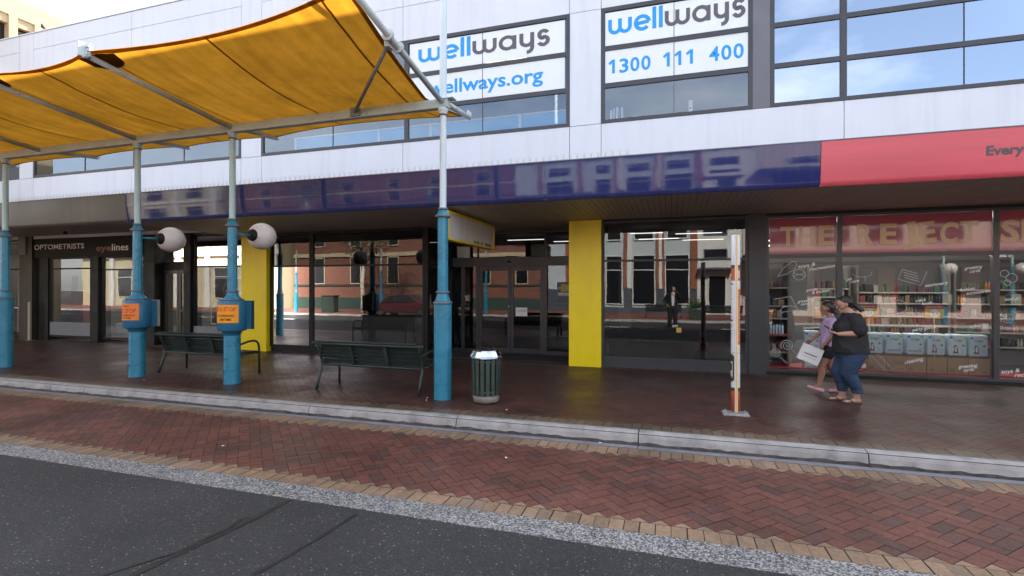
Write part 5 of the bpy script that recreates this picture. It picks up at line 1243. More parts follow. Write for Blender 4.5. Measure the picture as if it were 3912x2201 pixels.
def head(mb, c, s=1.0, pitch=0.0, neck=None):
    """face towards +x; c is the middle of the skull"""
    c = Vector(c); cp, sp_ = math.cos(pitch), math.sin(pitch)
    P = lambda x, y, z: c + Vector((x * cp + z * sp_, y, -x * sp_ + z * cp)) * s
    capsule(mb, P(-.012, 0, .022), P(.012, 0, .020), .088 * s, .084 * s, 18, 8)
    capsule(mb, P(.022, 0, -.02), P(.040, 0, -.078), .066 * s, .042 * s, 16, 6)
    capsule(mb, P(.066, 0, -.098), P(.074, 0, -.094), .020 * s, .016 * s, 10, 4)                 # chin
    capsule(mb, P(.086, 0, .012), P(.104, 0, -.024), .010 * s, .014 * s, 10, 4)                   # nose
    for y in (-1, 1):
        capsule(mb, P(.088, y * .012, -.058), P(.080, y * .02, -.058), .0085 * s, .006 * s, 8, 3)   # lips
        capsule(mb, P(.086, y * .006, -.068), P(.080, y * .016, -.069), .008 * s, .006 * s, 8, 3)
        capsule(mb, P(.074, y * .022, .032), P(.064, y * .05, .030), .011 * s, .009 * s, 8, 3)      # brow
        capsule(mb, P(.050, y * .045, -.028), P(.030, y * .058, -.01), .026 * s, .022 * s, 10, 4)   # cheek
        capsule(mb, P(-.012, y * .083, .010), P(-.002, y * .080, -.022), .016 * s, .011 * s, 8, 3)  # ear
    return P
def eyes(P, parent, s=1.0):
    for y in (-1, 1):
        m = MB(); c = P(.081, y * .031, .012); m.sphere(c, .010 * s, 10, 8); m.build('eye', 'eye', parent, off=(0, 0, 0))
M['eye'] = mat('eye', (.03, .02, .015), .2)
M['skin'] = mat('skin', (.46, .26, .19), .5, var=.06, scale=8, spec=.4); M['skin_tan'] = mat('skin_tan', (.36, .19, .125), .5, var=.06, scale=8, spec=.4)
M['hair_dark'] = mat('hair_dark', (.018, .012, .010), .42, var=.4, scale=60, stretch=(1, 1, .2)); M['hair_brown'] = mat('hair_brown', (.035, .02, .014), .45, var=.4, scale=60, stretch=(1, 1, .2))
M['tee_black'] = mat('tee_black', (.014, .014, .016), .8, var=.2, bump=.3, bscale=9)
M['denim'] = mat('denim', (.022, .045, .095), .8, var=.28, scale=5, bump=.4, bscale=12)
M['lilac'] = mat('lilac', (.52, .38, .58), .8, var=.14, scale=4, bump=.2, bscale=10)
M['pink_shoe'] = mat('pink_shoe', (.62, .33, .37), .5); M['sandal'] = mat('sandal', (.05, .045, .04), .6)
M['suit'] = mat('suit', (.015, .015, .018), .7); M['shirt'] = mat('shirt', (.75, .76, .78), .6)
# --- woman in black, walking to the left with her phone. Local +x is forward.
wm = thing('person', 'large woman in black T-shirt and rolled blue jeans walking while looking at her phone', 'person', (2.53, 8.78, 0), rz=R(180))
b = MB(); P = head(b, (.045, 0, 1.475), 1.06, .30)
capsule(b, (-.03, 0, 1.33), (.015, 0, 1.42), .066, .058, 16, 5)
loft(b, [(-.03, 0, .80, .19, .20), (-.02, 0, .95, .20, .205), (-.02, 0, 1.1, .17, .195), (-.04, 0, 1.24, .14, .19), (-.04, 0, 1.31, .09, .14), (-.03, 0, 1.35, .05, .06)])
for sd, hip, knee, ank in ((1, (-.03, .095, .78), (.03, .10, .45), (-.085, .095, .10)), (-1, (-.02, -.095, .78), (.10, -.09, .45), (.055, -.085, .09))):
    capsule(b, hip, knee, .12, .078, 18, 5); capsule(b, knee, (ank[0] * .9 + knee[0] * .1 - .012, ank[1], .27), .075, .066, 16, 5); capsule(b, (ank[0] * .9 + knee[0] * .1 - .012, ank[1], .27), ank, .066, .042, 14, 5)
    fx = ank[0]; capsule(b, (fx - .025, ank[1], .055), (fx + .03, ank[1], .05), .036, .036, 12, 4); capsule(b, (fx + .02, ank[1], .052), (fx + .135, ank[1] + .004, .036), .036, .028, 12, 4, .8)
    for k, o_ in enumerate((-.026, -.010, .006, .019, .030)): capsule(b, (fx + .14 - k * .006, ank[1] - sd * -o_, .030), (fx + .172 - k * .009, ank[1] - sd * -o_, .026), .0105, .009, 8, 3)
# left arm (towards the street): elbow back, forearm forward to the phone; right arm likewise on the far side
capsule(b, (-.05, .205, 1.27), (-.085, .285, 1.06), .062, .052, 14, 5); capsule(b, (-.085, .285, 1.06), (.16, .17, 1.035), .050, .031, 14, 5)
capsule(b, (-.05, -.205, 1.27), (-.07, -.27, 1.06), .06, .052, 14, 5); capsule(b, (-.07, -.27, 1.06), (.15, -.13, 1.07), .048, .031, 14, 5)
hand(b, (.165, .165, 1.035), (.9, -.45, .25), (.1, -.35, .95), 1.0, .75); hand(b, (.155, -.125, 1.07), (.85, .45, .2), (0, .3, .95), 1.0, .6)
bw = fuse(b, 'body', 'skin', wm, .0065, 5)
eyes(P, wm, 1.06)
b = MB(); loft(b, [(-.04, 0, .745, .228, .252), (-.035, 0, .80, .232, .255), (-.03, 0, .92, .222, .25), (-.025, 0, 1.04, .208, .243), (-.03, 0, 1.14, .198, .238), (-.04, 0, 1.22, .172, .228), (-.045, 0, 1.285, .13, .20), (-.045, 0, 1.325, .095, .14), (-.04, 0, 1.345, .078, .085)])
capsule(b, (.07, .07, 1.12), (.07, -.07, 1.12), .115, .115, 16, 6)
for sd in (1, -1): capsule(b, (-.045, sd * .185, 1.27), (-.08, sd * .275, 1.10), .088, .088, 16, 5)
fuse(b, 'shirt', 'tee_black', wm, .009, 8)
L = MB()
b = MB()
loft(b, [(-.045, 0, .70, .205, .22), (-.045, 0, .80, .20, .22)])
for hip, knee, hem_ in (((-.05, .105, .74), (.025, .11, .45), (-.088, .10, .165)), ((-.03, -.105, .74), (.095, -.10, .45), (.045, -.092, .155))):
    capsule(b, hip, knee, .152, .100, 18, 5); mid = Vector(knee).lerp(Vector(hem_), .5) + Vector((-.015, 0, 0)); capsule(b, knee, mid, .096, .088, 16, 5)
    loft(b, [(mid.x, mid.y, mid.z, .088, .088), (hem_[0], hem_[1], hem_[2] + .05, .074, .076), (hem_[0], hem_[1], hem_[2], .073, .075)])
capsule(b, (-.11, .09, .76), (-.11, -.09, .76), .115, .115, 16, 5)
fuse(b, 'jeans', 'denim', wm, .009, 7)
b = MB(); P2 = lambda x, y, z: P(x, y, z)
capsule(b, P2(-.038, 0, .022), P2(-.004, 0, .044), .094, .082, 18, 6); capsule(b, P2(-.05, 0, -.03), P2(-.08, 0, -.02), .066, .045, 14, 5)
for sd in (1, -1): capsule(b, P2(.030, sd * .058, .062), P2(-.04, sd * .070, .02), .022, .034, 12, 4); capsule(b, P2(.052, sd * .052, .05), P2(.050, sd * .066, -.01), .010, .005, 8, 3)
capsule(b, P2(-.105, 0, -.04), P2(-.15, 0, -.085), .028, .042, 12, 5); capsule(b, P2(-.15, 0, -.085), P2(-.195, 0, -.15), .042, .016, 12, 5); capsule(b, P2(-.15, .01, -.10), P2(-.165, .015, -.17), .034, .010, 10, 4)
fuse(b, 'hair', 'hair_dark', wm, .007, 3)
for sd, fx, y in ((1, -.085, .095), (-1, .055, -.085)):
    m = MB(); n_ = 20; pts = []
    for k in range(n_): a = 2 * math.pi * k / n_; c_ = math.cos(a); pts.append((fx + .062 + .132 * c_, y + (.044 + .010 * c_) * math.sin(a)))
    for z0, z1 in ((.004, .022),):
        vs = [(x, yy, z0) for x, yy in pts] + [(x, yy, z1) for x, yy in pts]
        m.add(vs, [tuple(range(n_))[::-1], tuple(range(n_, 2 * n_))] + [(i, (i + 1) % n_, n_ + (i + 1) % n_, n_ + i) for i in range(n_)])
    m.tube([(fx + .145, y, .024), (fx + .125, y + .012, .062), (fx + .085, y + .030, .070), (fx + .055, y + .048, .02)], .006, 8); m.tube([(fx + .145, y, .024), (fx + .125, y - .012, .062), (fx + .085, y - .030, .070), (fx + .055, y - .048, .02)], .006, 8)
    m.build('flip_flop', 'sandal', wm, off=(0, 0, 0))
ph = thing('phone', 'black phone held in the hands of the woman in black', 'phone', (2.53, 8.78, 0), rz=R(180))
m = MB(); m.bbox(-.072, .072, -.036, .036, -.0045, .0045, 0, .003); mt_ = Matrix.Translation((.265, .055, 1.115)) @ Matrix.Rotation(R(-32), 4, 'Y') @ Matrix.Rotation(R(-8), 4, 'Z'); m.v = [tuple(mt_ @ Vector(v)) for v in m.v]; m.build('case', 'black', ph, off=(0, 0, 0))
m = MB(); m.quad((-.066, -.031, .005), (.066, -.031, .005), (.066, .031, .005), (-.066, .031, .005)); m.v = [tuple(mt_ @ Vector(v)) for v in m.v]; m.build('screen', 'dark_glass', ph, off=(0, 0, 0))
# --- girl in lilac with a paper bag
gl = thing('person', 'girl in lilac T-shirt, black shorts and pink clogs, carrying a white bag', 'person', (2.47, 9.5, 0), rz=R(180))
b = MB(); P = head(b, (.03, 0, 1.385), .98, .02)
capsule(b, (-.02, 0, 1.22), (.005, 0, 1.32), .047, .044, 14, 5)
loft(b, [(0, 0, .74, .10, .135), (0, 0, .85, .092, .125), (0, 0, .98, .088, .12), (-.01, 0, 1.10, .092, .135), (-.015, 0, 1.18, .07, .12), (-.015, 0, 1.23, .04, .05)])
for sd, hip, knee, ank in ((1, (.0, .072, .76), (.13, .075, .445), (.165, .072, .115)), (-1, (-.01, -.072, .76), (-.03, -.07, .44), (-.17, -.07, .125))):
    capsule(b, hip, knee, .088, .056, 16, 5); sh_ = Vector(knee).lerp(Vector(ank), .35) + Vector((-.018, 0, 0)); capsule(b, knee, sh_, .053, .053, 14, 5); capsule(b, sh_, ank, .052, .034, 14, 5)
    if sd > 0: capsule(b, ank, (ank[0] + .10, ank[1], .085), .033, .028, 12, 4)
    else: capsule(b, ank, (ank[0] + .09, ank[1], .05), .033, .028, 12, 4)
capsule(b, (-.015, -.145, 1.17), (.07, -.18, .98), .043, .037, 14, 5); capsule(b, (.07, -.18, .98), (.22, -.15, .84), .034, .023, 12, 5)
capsule(b, (-.015, .145, 1.17), (-.02, .185, .97), .043, .037, 14, 5); capsule(b, (-.02, .185, .97), (.12, .17, .80), .034, .023, 12, 5)
hand(b, (.225, -.15, .835), (.8, .1, -.6), (-.2, .95, -.1), .9, .7); hand(b, (.125, .17, .795), (.65, 0, -.75), (-.7, 0, -.6), .9, 1.1)
fuse(b, 'body', 'skin_tan', gl, .006, 5); eyes(P, gl, .98)
b = MB(); loft(b, [(-.005, 0, .745, .128, .165), (-.005, 0, .84, .125, .162), (-.005, 0, .98, .115, .155), (-.012, 0, 1.10, .112, .158), (-.018, 0, 1.18, .088, .145), (-.018, 0, 1.235, .058, .07)])
for sd, e in ((1, (-.018, .178, 1.04)), (-1, (.035, -.172, 1.05))): capsule(b, (-.018, sd * .14, 1.165), e, .062, .066, 14, 5)
fuse(b, 'shirt', 'lilac', gl, .007, 6)
b = MB(); loft(b, [(-.005, 0, .70, .125, .16), (-.005, 0, .79, .118, .15)])
capsule(b, (0, .075, .74), (.045, .076, .64), .10, .095, 16, 5); capsule(b, (-.01, -.075, .74), (-.015, -.073, .64), .10, .095, 16, 5)
fuse(b, 'shorts', 'suit', gl, .007, 5)
b = MB(); capsule(b, P(-.036, 0, .022), P(-.004, 0, .042), .094, .083, 18, 6); capsule(b, P(-.055, 0, -.03), P(-.08, 0, -.03), .062, .045, 14, 5); capsule(b, P(-.105, 0, -.055), P(-.118, 0, -.075), .036, .030, 12, 5)
for sd in (1, -1): capsule(b, P(.030, sd * .058, .060), P(-.03, sd * .072, .02), .022, .032, 12, 4)
fuse(b, 'hair', 'hair_brown', gl, .007, 3)
for ax, y, toe, z in ((.165, .072, .10, .045), (-.17, -.07, -.06, .052)):
    b = MB(); tl = R(16) if toe > 0 else R(-14)
    c_ = Vector((ax - .01, y, .055 if toe > 0 else .062)); f_ = Vector((math.cos(tl), 0, math.sin(tl) ))
    capsule(b, c_ - f_ * .03, c_ + f_ * .06, .040, .040, 12, 4, .8); capsule(b, c_ + f_ * .06, c_ + f_ * .155, .045, .036, 12, 4, .75); capsule(b, c_ - f_ * .05 + Vector((0, 0, .022)), c_ + f_ * .02 + Vector((0, 0, .03)), .012, .012, 8, 3)
    s_ = fuse(b, 'clog', 'pink_shoe', gl, .006, 4)
    m = MB()
    for k in range(6):
        q = c_ + f_ * (.065 + .028 * (k % 3)) + Vector((0, .034 if k < 3 else -.034, .018 + .004 * (k % 3))); m.sphere(q, .0065, 6, 4)
    m.build('vent_hole', 'black', s_, off=(0, 0, 0))
bag = thing('shopping_bag', 'white paper shopping bag swinging from the girl\'s hand', 'bag', (2.36, 9.31, .5))
m = MB(); mt_ = Matrix.Translation((2.215, 9.32, .765)) @ Matrix.Rotation(R(22), 4, 'Y')
def bv(vs): return [tuple(mt_ @ Vector(v)) for v in vs]
m.add(bv([(-.17, -.035, -.27), (.15, -.035, -.27), (.15, .035, -.27), (-.17, .035, -.27), (-.17, -.022, 0), (.15, -.022, 0), (.15, .022, 0), (-.17, .022, 0)]), [(0, 3, 2, 1), (0, 1, 5, 4), (1, 2, 6, 5), (2, 3, 7, 6), (3, 0, 4, 7)]); m.build('body', 'paper', bag)
m = MB()
for y in (-.02, .02): m.tube(bv([(-.07, y, -.01), (-.05, y * .5, .06), (.0, 0, .09), (.04, y * .5, .06), (.06, y, -.01)]), .003, 6)
m.build('handle', 'plastic_white', bag)
L = MB()
for k in range(14): a = -.10 + k * .0135; L.quad(*bv([(a, -.0325, -.15), (a + .0105, -.0325, -.15), (a + .0105, -.0322, -.150 + (.016 if k % 3 else .022)), (a, -.0322, -.150 + (.016 if k % 3 else .022))]))
L.quad(*bv([(-.12, -.0335, -.19), (.10, -.0335, -.19), (.10, -.0333, -.194), (-.12, -.0333, -.194)])); L.build('print', 'letter_grey', bag, recalc=False)
# --- the photographer, seen only as a reflection, standing behind the lens. Local +x faces the shops.
pg = thing('person', 'man in dark suit and white shirt photographing, mirrored in the large right window', 'person', (.05, -.52, 0), rz=R(90))
b = MB(); P = head(b, (.06, 0, 1.69), 1.08, .0); capsule(b, (-.01, 0, 1.50), (.02, 0, 1.6), .06, .055, 14, 5)
loft(b, [(0, 0, .92, .13, .17), (0, 0, 1.1, .14, .17), (0, 0, 1.35, .14, .2), (0, 0, 1.48, .09, .15), (0, 0, 1.54, .05, .06)])
for sd in (1, -1): capsule(b, (0, sd * .1, .94), (.0, sd * .11, .5), .1, .065, 14, 4); capsule(b, (0, sd * .11, .5), (-.02, sd * .12, .09), .062, .04, 14, 4); capsule(b, (-.03, sd * .12, .05), (.16, sd * .13, .04), .04, .035, 12, 4)
capsule(b, (0, -.21, 1.44), (.12, -.27, 1.30), .05, .045, 12, 4); capsule(b, (.12, -.27, 1.30), (.34, -.12, 1.58), .042, .03, 12, 4); hand(b, (.345, -.115, 1.59), (.5, .4, .75), (.2, .9, -.3), 1, .6)
capsule(b, (0, .21, 1.44), (-.06, .34, 1.2), .05, .045, 12, 4); capsule(b, (-.06, .34, 1.2), (.08, .24, 1.0), .042, .03, 12, 4); hand(b, (.085, .235, .995), (.5, -.5, -.4), (-.3, -.9, 0), 1, .6)
fuse(b, 'body', 'skin', pg, .009, 4); eyes(P, pg, 1.08)
b = MB(); loft(b, [(-.01, 0, .84, .155, .2), (-.01, 0, 1.1, .155, .2), (-.015, 0, 1.36, .15, .225), (-.01, 0, 1.5, .09, .16)])
capsule(b, (0, -.21, 1.44), (.12, -.27, 1.30), .07, .062, 12, 4); capsule(b, (.12, -.27, 1.30), (.30, -.15, 1.53), .06, .05, 12, 4); capsule(b, (0, .21, 1.44), (-.06, .34, 1.2), .07, .062, 12, 4); capsule(b, (-.06, .34, 1.2), (.05, .26, 1.03), .06, .05, 12, 4)
fuse(b, 'jacket', 'suit', pg, .01, 5)
b = MB(); loft(b, [(.10, 0, .98, .07, .055), (.105, 0, 1.2, .07, .075), (.09, 0, 1.42, .07, .07), (.05, 0, 1.53, .06, .06)]); fuse(b, 'shirt', 'shirt', pg, .01, 3)
b = MB()
for sd in (1, -1): capsule(b, (0, sd * .1, .92), (.0, sd * .11, .5), .125, .09, 14, 4); capsule(b, (0, sd * .11, .5), (-.02, sd * .12, .10), .088, .075, 14, 4)
fuse(b, 'trousers', 'suit', pg, .01, 4)
b = MB(); capsule(b, P(-.03, 0, .0), P(-.02, 0, .03), .098, .09, 16, 5); fuse(b, 'hair', 'hair_dark', pg, .01, 2)
m = MB(); m.bbox(-.03, .045, -.062, -.052, 1.63, 1.785, 0, .004); tag(m.build('camera_phone', 'black'), 'phone raised by the photographer, mirrored in the large right window', 'phone')
# ------------------------------------------------------------------ across the street (seen in the reflections)
YO = -13.9
M['brick_wall'] = wallbrick('brick_wall', (.17, .065, .042), (.22, .09, .058), (.22, .18, .15))
M['cream_brick'] = wallbrick('cream_brick', (.62, .55, .40), (.70, .62, .46), (.55, .5, .4))
M['cream_paint'] = mat('cream_paint', (.50, .44, .29), .6, var=.05); M['pale_grey'] = mat('pale_grey', (.50, .57, .60), .7, var=.05); M['pale_white'] = mat('pale_white', (.62, .62, .58), .7, var=.05)
M['terracotta'] = mat('terracotta', (.30, .10, .055), .7, var=.15); M['blue_grey'] = mat('blue_grey', (.07, .085, .11), .6, var=.12); M['roof_dark'] = mat('roof_dark', (.05, .05, .05), .7); M['opp_white'] = mat('opp_white', (.72, .72, .68), .7, var=.04)
M['pink_wall'] = mat('pink_wall', (.62, .52, .46), .75, var=.05)
def opp_window(par, x0, x1, z0, z1, fm='opp_white', y=YO, bar=True):
    m = MB(); t = .07; m.box(x0, x1, y, y + .06, z0, z0 + t); m.box(x0, x1, y, y + .06, z1 - t, z1); m.box(x0, x0 + t, y, y + .06, z0 + t, z1 - t); m.box(x1 - t, x1, y, y + .06, z0 + t, z1 - t)
    if bar: zz = z0 + (z1 - z0) * .7; m.box(x0 + t, x1 - t, y, y + .05, zz - .03, zz + .03)
    if bar and x1 - x0 > 1.9: xc = (x0 + x1) / 2; m.box(xc - .035, xc + .035, y, y + .05, z0 + t, z0 + (z1 - z0) * .7 - .03)
    o_ = m.build('window', fm, par); m = MB(); m.box(x0 + .02, x1 - .02, y - .05, y + .015, z0 + .02, z1 - .02); m.build('pane', 'dark_glass', o_); return o_
gb = thing('grey_building', 'pale grey two-storey building with terracotta pilasters, mirrored in the large right window', 'building', (-2.6, YO - 5, 0))
m = MB(); m.box(-9.3, 4.4, YO - 12, YO - .04, 0, 8.4); m.build('wall', 'pale_grey', gb)
m = MB(); m.box(-9.3, 1.66, YO - .038, YO + .03, 0, .42); 
for a, b in ((-9.3, -4.5), (-3.2, -2.62), (-.98, -.47), (1.2, 1.66)):
    for k in range(4): m.box(a + .01, b - .01, YO - .038, YO + .06, .44 + k * .31, .44 + k * .31 + .29)
m.build('plinth', 'blue_grey', gb)
m = MB()
for a, b in ((-3.2, -2.98), (-.98, -.82), (-.60, -.47), (1.25, 1.66), (-5.4, -5.1), (-7.9, -7.6)): m.box(a, b, YO - .038, YO + .12, 1.72, 7.6)
m.build('pilaster', 'terracotta', gb)
m = MB()
for a, b in ((-2.97, -2.64), (-.81, -.61)): m.box(a, b, YO - .038, YO + .10, 1.72, 7.6)
m.box(1.67, 4.4, YO - .038, YO + .05, 0, 7.6); m.box(-9.4, 4.4, YO - .04, YO + .35, 7.6, 7.9); m.build('white_trim', 'opp_white', gb)
for x0, x1 in ((-2.6, -1.03), (-.44, 1.17), (-4.45, -3.27), (-7.4, -5.6)):
    opp_window(gb, x0, x1, .62, 4.05); opp_window(gb, x0 + .1, x1 - .1, 5.1, 6.7)
opp_window(gb, 2.04, 3.54, 3.75, 4.35, 'blue_grey', YO + .055, False); opp_window(gb, 2.04, 3.54, 5.3, 6.6, 'blue_grey', YO + .055)
opp_window(gb, 2.34, 3.44, .04, 2.62, 'opp_white', YO + .055, False)
m = MB(); m.box(1.7, 3.75, YO + .06, YO + .75, 2.95, 3.08); m.build('door_awning', 'blue_grey', gb)
bb = thing('brick_building', 'red brick building with cream windows, mirrored in the dark left shop window', 'building', (-20, YO - 5, 0))
m = MB(); m.box(-31.2, -9.4, YO - 12, YO - .04, 0, 8.0); m.build('wall', 'brick_wall', bb)
m = MB(); m.box(-31.2, -9.4, YO - .038, YO + .08, 4.35, 4.65); m.box(-31.3, -9.4, YO - .04, YO + .2, 7.7, 8.1); m.build('white_trim', 'cream_paint', bb)
m = MB(); m.box(-31.2, -9.4, YO - .038, YO + .03, 0, .95); m.build('plinth', mat('green_plinth', (.03, .06, .05), .6), bb)
m = MB(); m.box(-31.2, -9.4, YO + .0, YO + .04, 1.9, 2.05); m.build('sill_band', mat('green_band', (.03, .05, .045), .6), bb)
for x in (-29.1, -25.5, -22.0, -18.4, -15.2, -12.0):
    opp_window(bb, x, x + 1.05, 2.06, 4.3, 'cream_paint', YO, True); opp_window(bb, x, x + 1.05, 5.2, 6.9, 'cream_paint', YO, True)
nb = thing('bank_building', 'pale rendered bank building with white framed windows, mirrored in the red shop window', 'building', (14, YO - 5, 0))
m = MB(); m.box(4.45, 30, YO - 12, YO - .04, 0, 8.2); m.build('wall', 'pink_wall', nb)
for x0, x1 in ((5.9, 7.6), (8.6, 10.6), (11.4, 13.4), (14.4, 16.4), (17.6, 19.6), (21, 23)): opp_window(nb, x0, x1, 4.5, 5.9)
m = MB(); m.box(4.45, 30, YO - .038, YO + 2.4, 3.3, 3.95); m.build('awning', 'roof_dark', nb)
L = MB(); y = YO + 2.41; put_text(L, 'nab', 17.3, y, 3.45, .34, 0, .03, 0, .9, flip=True); L.build('lettering', 'paper', nb, recalc=False)
L = MB(); pts = [(18.0 + (.24 if k % 2 == 0 else .11) * math.sin(math.pi * k / 5 + .2), y, 3.62 + (.24 if k % 2 == 0 else .11) * math.cos(math.pi * k / 5 + .2)) for k in range(10)]; L.add(pts, [tuple(range(10))]); L.build('star', 'price_red', nb, recalc=False)
for x0, x1 in ((5.2, 8.2), (9, 12), (13, 16.2), (17.2, 20.5), (21.5, 25)): opp_window(nb, x0, x1, .4, 3.0, 'roof_dark')
cb = thing('cream_building', 'cream rendered corner building, mirrored in the optometrist windows', 'building', (-42, YO - 5, 0))
m = MB(); m.box(-56, -31.6, YO - 12, YO + 1.2, 0, 9); m.build('wall', 'cream_paint', cb)
m = MB(); m.box(-56, -31.5, YO + 1.2, YO + 1.5, 4.6, 5.0); m.box(-56, -31.5, YO + 1.2, YO + 1.6, 8.8, 9.3)
for x in (-52, -48, -44, -40, -36, -32.4): m.box(x, x + .6, YO + 1.2, YO + 1.45, 0, 8.8)
m.build('white_trim', 'pale_white', cb)
for x in (-51, -47, -43, -39, -35): opp_window(cb, x, x + 1.9, .8, 3.6, 'pale_white', YO + 1.24); opp_window(cb, x, x + 1.9, 5.6, 7.6, 'pale_white', YO + 1.24)
# posts over there
for x, lab in ((-26, 'before the left end of the brick building'), (-19, 'behind the red car'), (-12.4, 'before the right end of the brick building')):
    q = dup(p1, (x, -8.1, 0), label='blue and mint post across the street, ' + lab); q['group'] = 'blue posts across the street'
for x, lab in ((8.3, 'mirrored beside the words pet care'), (12.9, 'mirrored above the right price sign'), (15.6, 'mirrored right of the wide window bar')):
    q = dup(p2 if x > 10 else p1, (x, -8.1, 0), label='blue and mint post across the street, ' + lab); q['group'] = 'blue posts across the street'
# tree
def tree(x, y, label, seed, h=9.0):
    t = thing('street_tree', label, 'tree', (x, y, 0)); rnd = random.Random(seed); m = MB()
    m.tube([(x, y, 0), (x + .05, y, .8), (x + .02, y + .05, 2), (x + .12, y, 3.2), (x + .1, y, 4.4)], [.21, .16, .14, .13, .11], 12); ends = []
    for k in range(8):
        a = k * 2.4 + rnd.random(); z0 = 3.2 + .16 * k; l = rnd.uniform(1.6, 2.8); p0 = Vector((x + .1, y, z0)); p1_ = p0 + Vector((math.cos(a) * l * .5, math.sin(a) * l * .5, l * .5)); p2_ = p1_ + Vector((math.cos(a + .3) * l * .5, math.sin(a + .3) * l * .5, l * .6))
        m.tube([p0, p1_, p2_], [.07, .045, .015], 7); ends += [p1_, p2_, p1_.lerp(p2_, .5)]
    m.build('trunk', mat('bark_pale', (.48, .44, .36), .8, var=.5, scale=5, bump=.4, bscale=14), t); m = MB()
    for e in ends:
        for k in range(120):
            d = Vector((rnd.gauss(0, .5), rnd.gauss(0, .5), rnd.gauss(0, .38))); c = e + d; u = Vector((rnd.uniform(-1, 1), rnd.uniform(-1, 1), rnd.uniform(-.6, .6))).normalized(); v = u.cross(Vector((rnd.uniform(-1, 1), rnd.uniform(-1, 1), 1))).normalized(); s_ = rnd.uniform(.05, .09)
            m.add([c - u * s_, c + v * s_ * .6, c + u * s_, c - v * s_ * .6], [(0, 1, 2, 3)])
    m.build('crown', brickmat('leaves', [(.035, .07, .018), (.06, .11, .03), (.09, .14, .04), (.045, .09, .02)], .6, 0), t, recalc=False); return t
tree(-20.8, -8.6, 'street tree with pale mottled trunk across the street, mirrored in the dark left shop window', 11)
# planters and cabinet
for x, lab in ((1.35, 'green planter box with low shrub between the two benches across the street'), (-17.0, 'green planter box with low shrub in front of the brick building')):
    p = thing('planter', lab, 'planter', (x, -8.3, 0)); m = MB(); m.bbox(x - .4, x + .4, -8.65, -7.95, 0, .55, 0, .02); m.build('tub', 'bin_green', p); m = MB(); rnd = random.Random(4)
    for k in range(700):
        c = Vector((x + rnd.gauss(0, .22), -8.3 + rnd.gauss(0, .18), .6 + abs(rnd.gauss(0, .2)))); u = Vector((rnd.uniform(-1, 1), rnd.uniform(-1, 1), rnd.uniform(-.6, 1))).normalized(); v = u.cross(Vector((rnd.random(), 1, rnd.random()))).normalized(); m.add([c - u * .05, c + v * .03, c + u * .05, c - v * .03], [(0, 1, 2, 3)])
    m.build('shrub', bpy.data.materials['leaves'], p, recalc=False)
m = MB(); m.bbox(-24.0, -23.0, -8.9, -8.3, 0, 1.15, 0, .02); m.bbox(-24.05, -22.95, -8.95, -8.25, 1.15, 1.2, 0, .01); tag(m.build('cable_cabinet', 'bin_green'), 'green roadside cabinet in front of the brick building across the street', 'cabinet')
# parked red car
car = thing('parked_car', 'dark red car parked across the street, mirrored in the dark left shop window', 'car', (-15.6, -5.6, -.1))
prof_ = [(-2.15, .35), (-2.12, .62), (-1.95, .86), (-1.45, .93), (-.95, 1.36), (-.4, 1.46), (.5, 1.45), (1.15, 1.12), (1.45, .98), (1.95, .86), (2.15, .66), (2.18, .35)]
m = MB(); n_ = len(prof_); W_ = lambda z: .86 - max(0, z - .9) * .36 - max(0, .5 - z) * .1
vs = [(x, -W_(z), z) for x, z in prof_] + [(x, W_(z), z) for x, z in prof_]
m.add(vs, [tuple(range(n_)), tuple(range(n_, 2 * n_))[::-1]] + [(i, n_ + i, n_ + (i + 1) % n_, (i + 1) % n_) for i in range(n_)]); cbod = m.build('body', mat('car_red', (.10, .012, .018), .22, coat=.8), car, off=(0, 0, 0))
mod = cbod.modifiers.new('round', 'BEVEL'); mod.width = .06; mod.segments = 3
m = MB()
for s_ in (-1, 1):
    for P4 in ([(-1.25, .98), (-.88, 1.32), (-.42, 1.40), (-.42, .98)], [(-.36, .98), (-.36, 1.40), (.46, 1.39), (1.05, 1.08), (1.05, .98)]): m.add([(x, s_ * (W_(z) + .006), z) for x, z in P4], [tuple(range(len(P4)))])
m.add([(1.20, -.66, 1.12), (1.20, .66, 1.12), (.56, .60, 1.44), (.56, -.60, 1.44)], [(0, 1, 2, 3)]); m.add([(-1.48, -.66, .96), (-1.48, .66, .96), (-.98, .60, 1.36), (-.98, -.60, 1.36)], [(3, 2, 1, 0)]); m.build('window', 'dark_glass', car, off=(0, 0, 0))
for x in (-1.35, 1.35):
    for s_ in (-1, 1):
        m = MB(); m.lathe([(.16, -.1), (.29, -.1), (.32, -.07), (.32, .07), (.29, .1), (.16, .1)], (x, s_ * .80, .32), 24, 0, True, 'y'); wh = m.build('wheel', 'black', car, off=(0, 0, 0)); m = MB(); m.lathe([(0, s_ * .09), (.17, s_ * .095), (.2, s_ * .07)], (x, s_ * .80, .32), 20, 0, True, 'y'); m.build('rim', 'steel', wh, off=(0, 0, 0))
for s_ in (-1, 1): m = MB(); m.sphere((2.06, s_ * .6, .72), (.1, .17, .07)); m.build('headlight', 'paper', car, off=(0, 0, 0)); m = MB(); m.sphere((-2.04, s_ * .62, .78), (.08, .15, .08)); m.build('tail_light', 'price_red', car, off=(0, 0, 0))

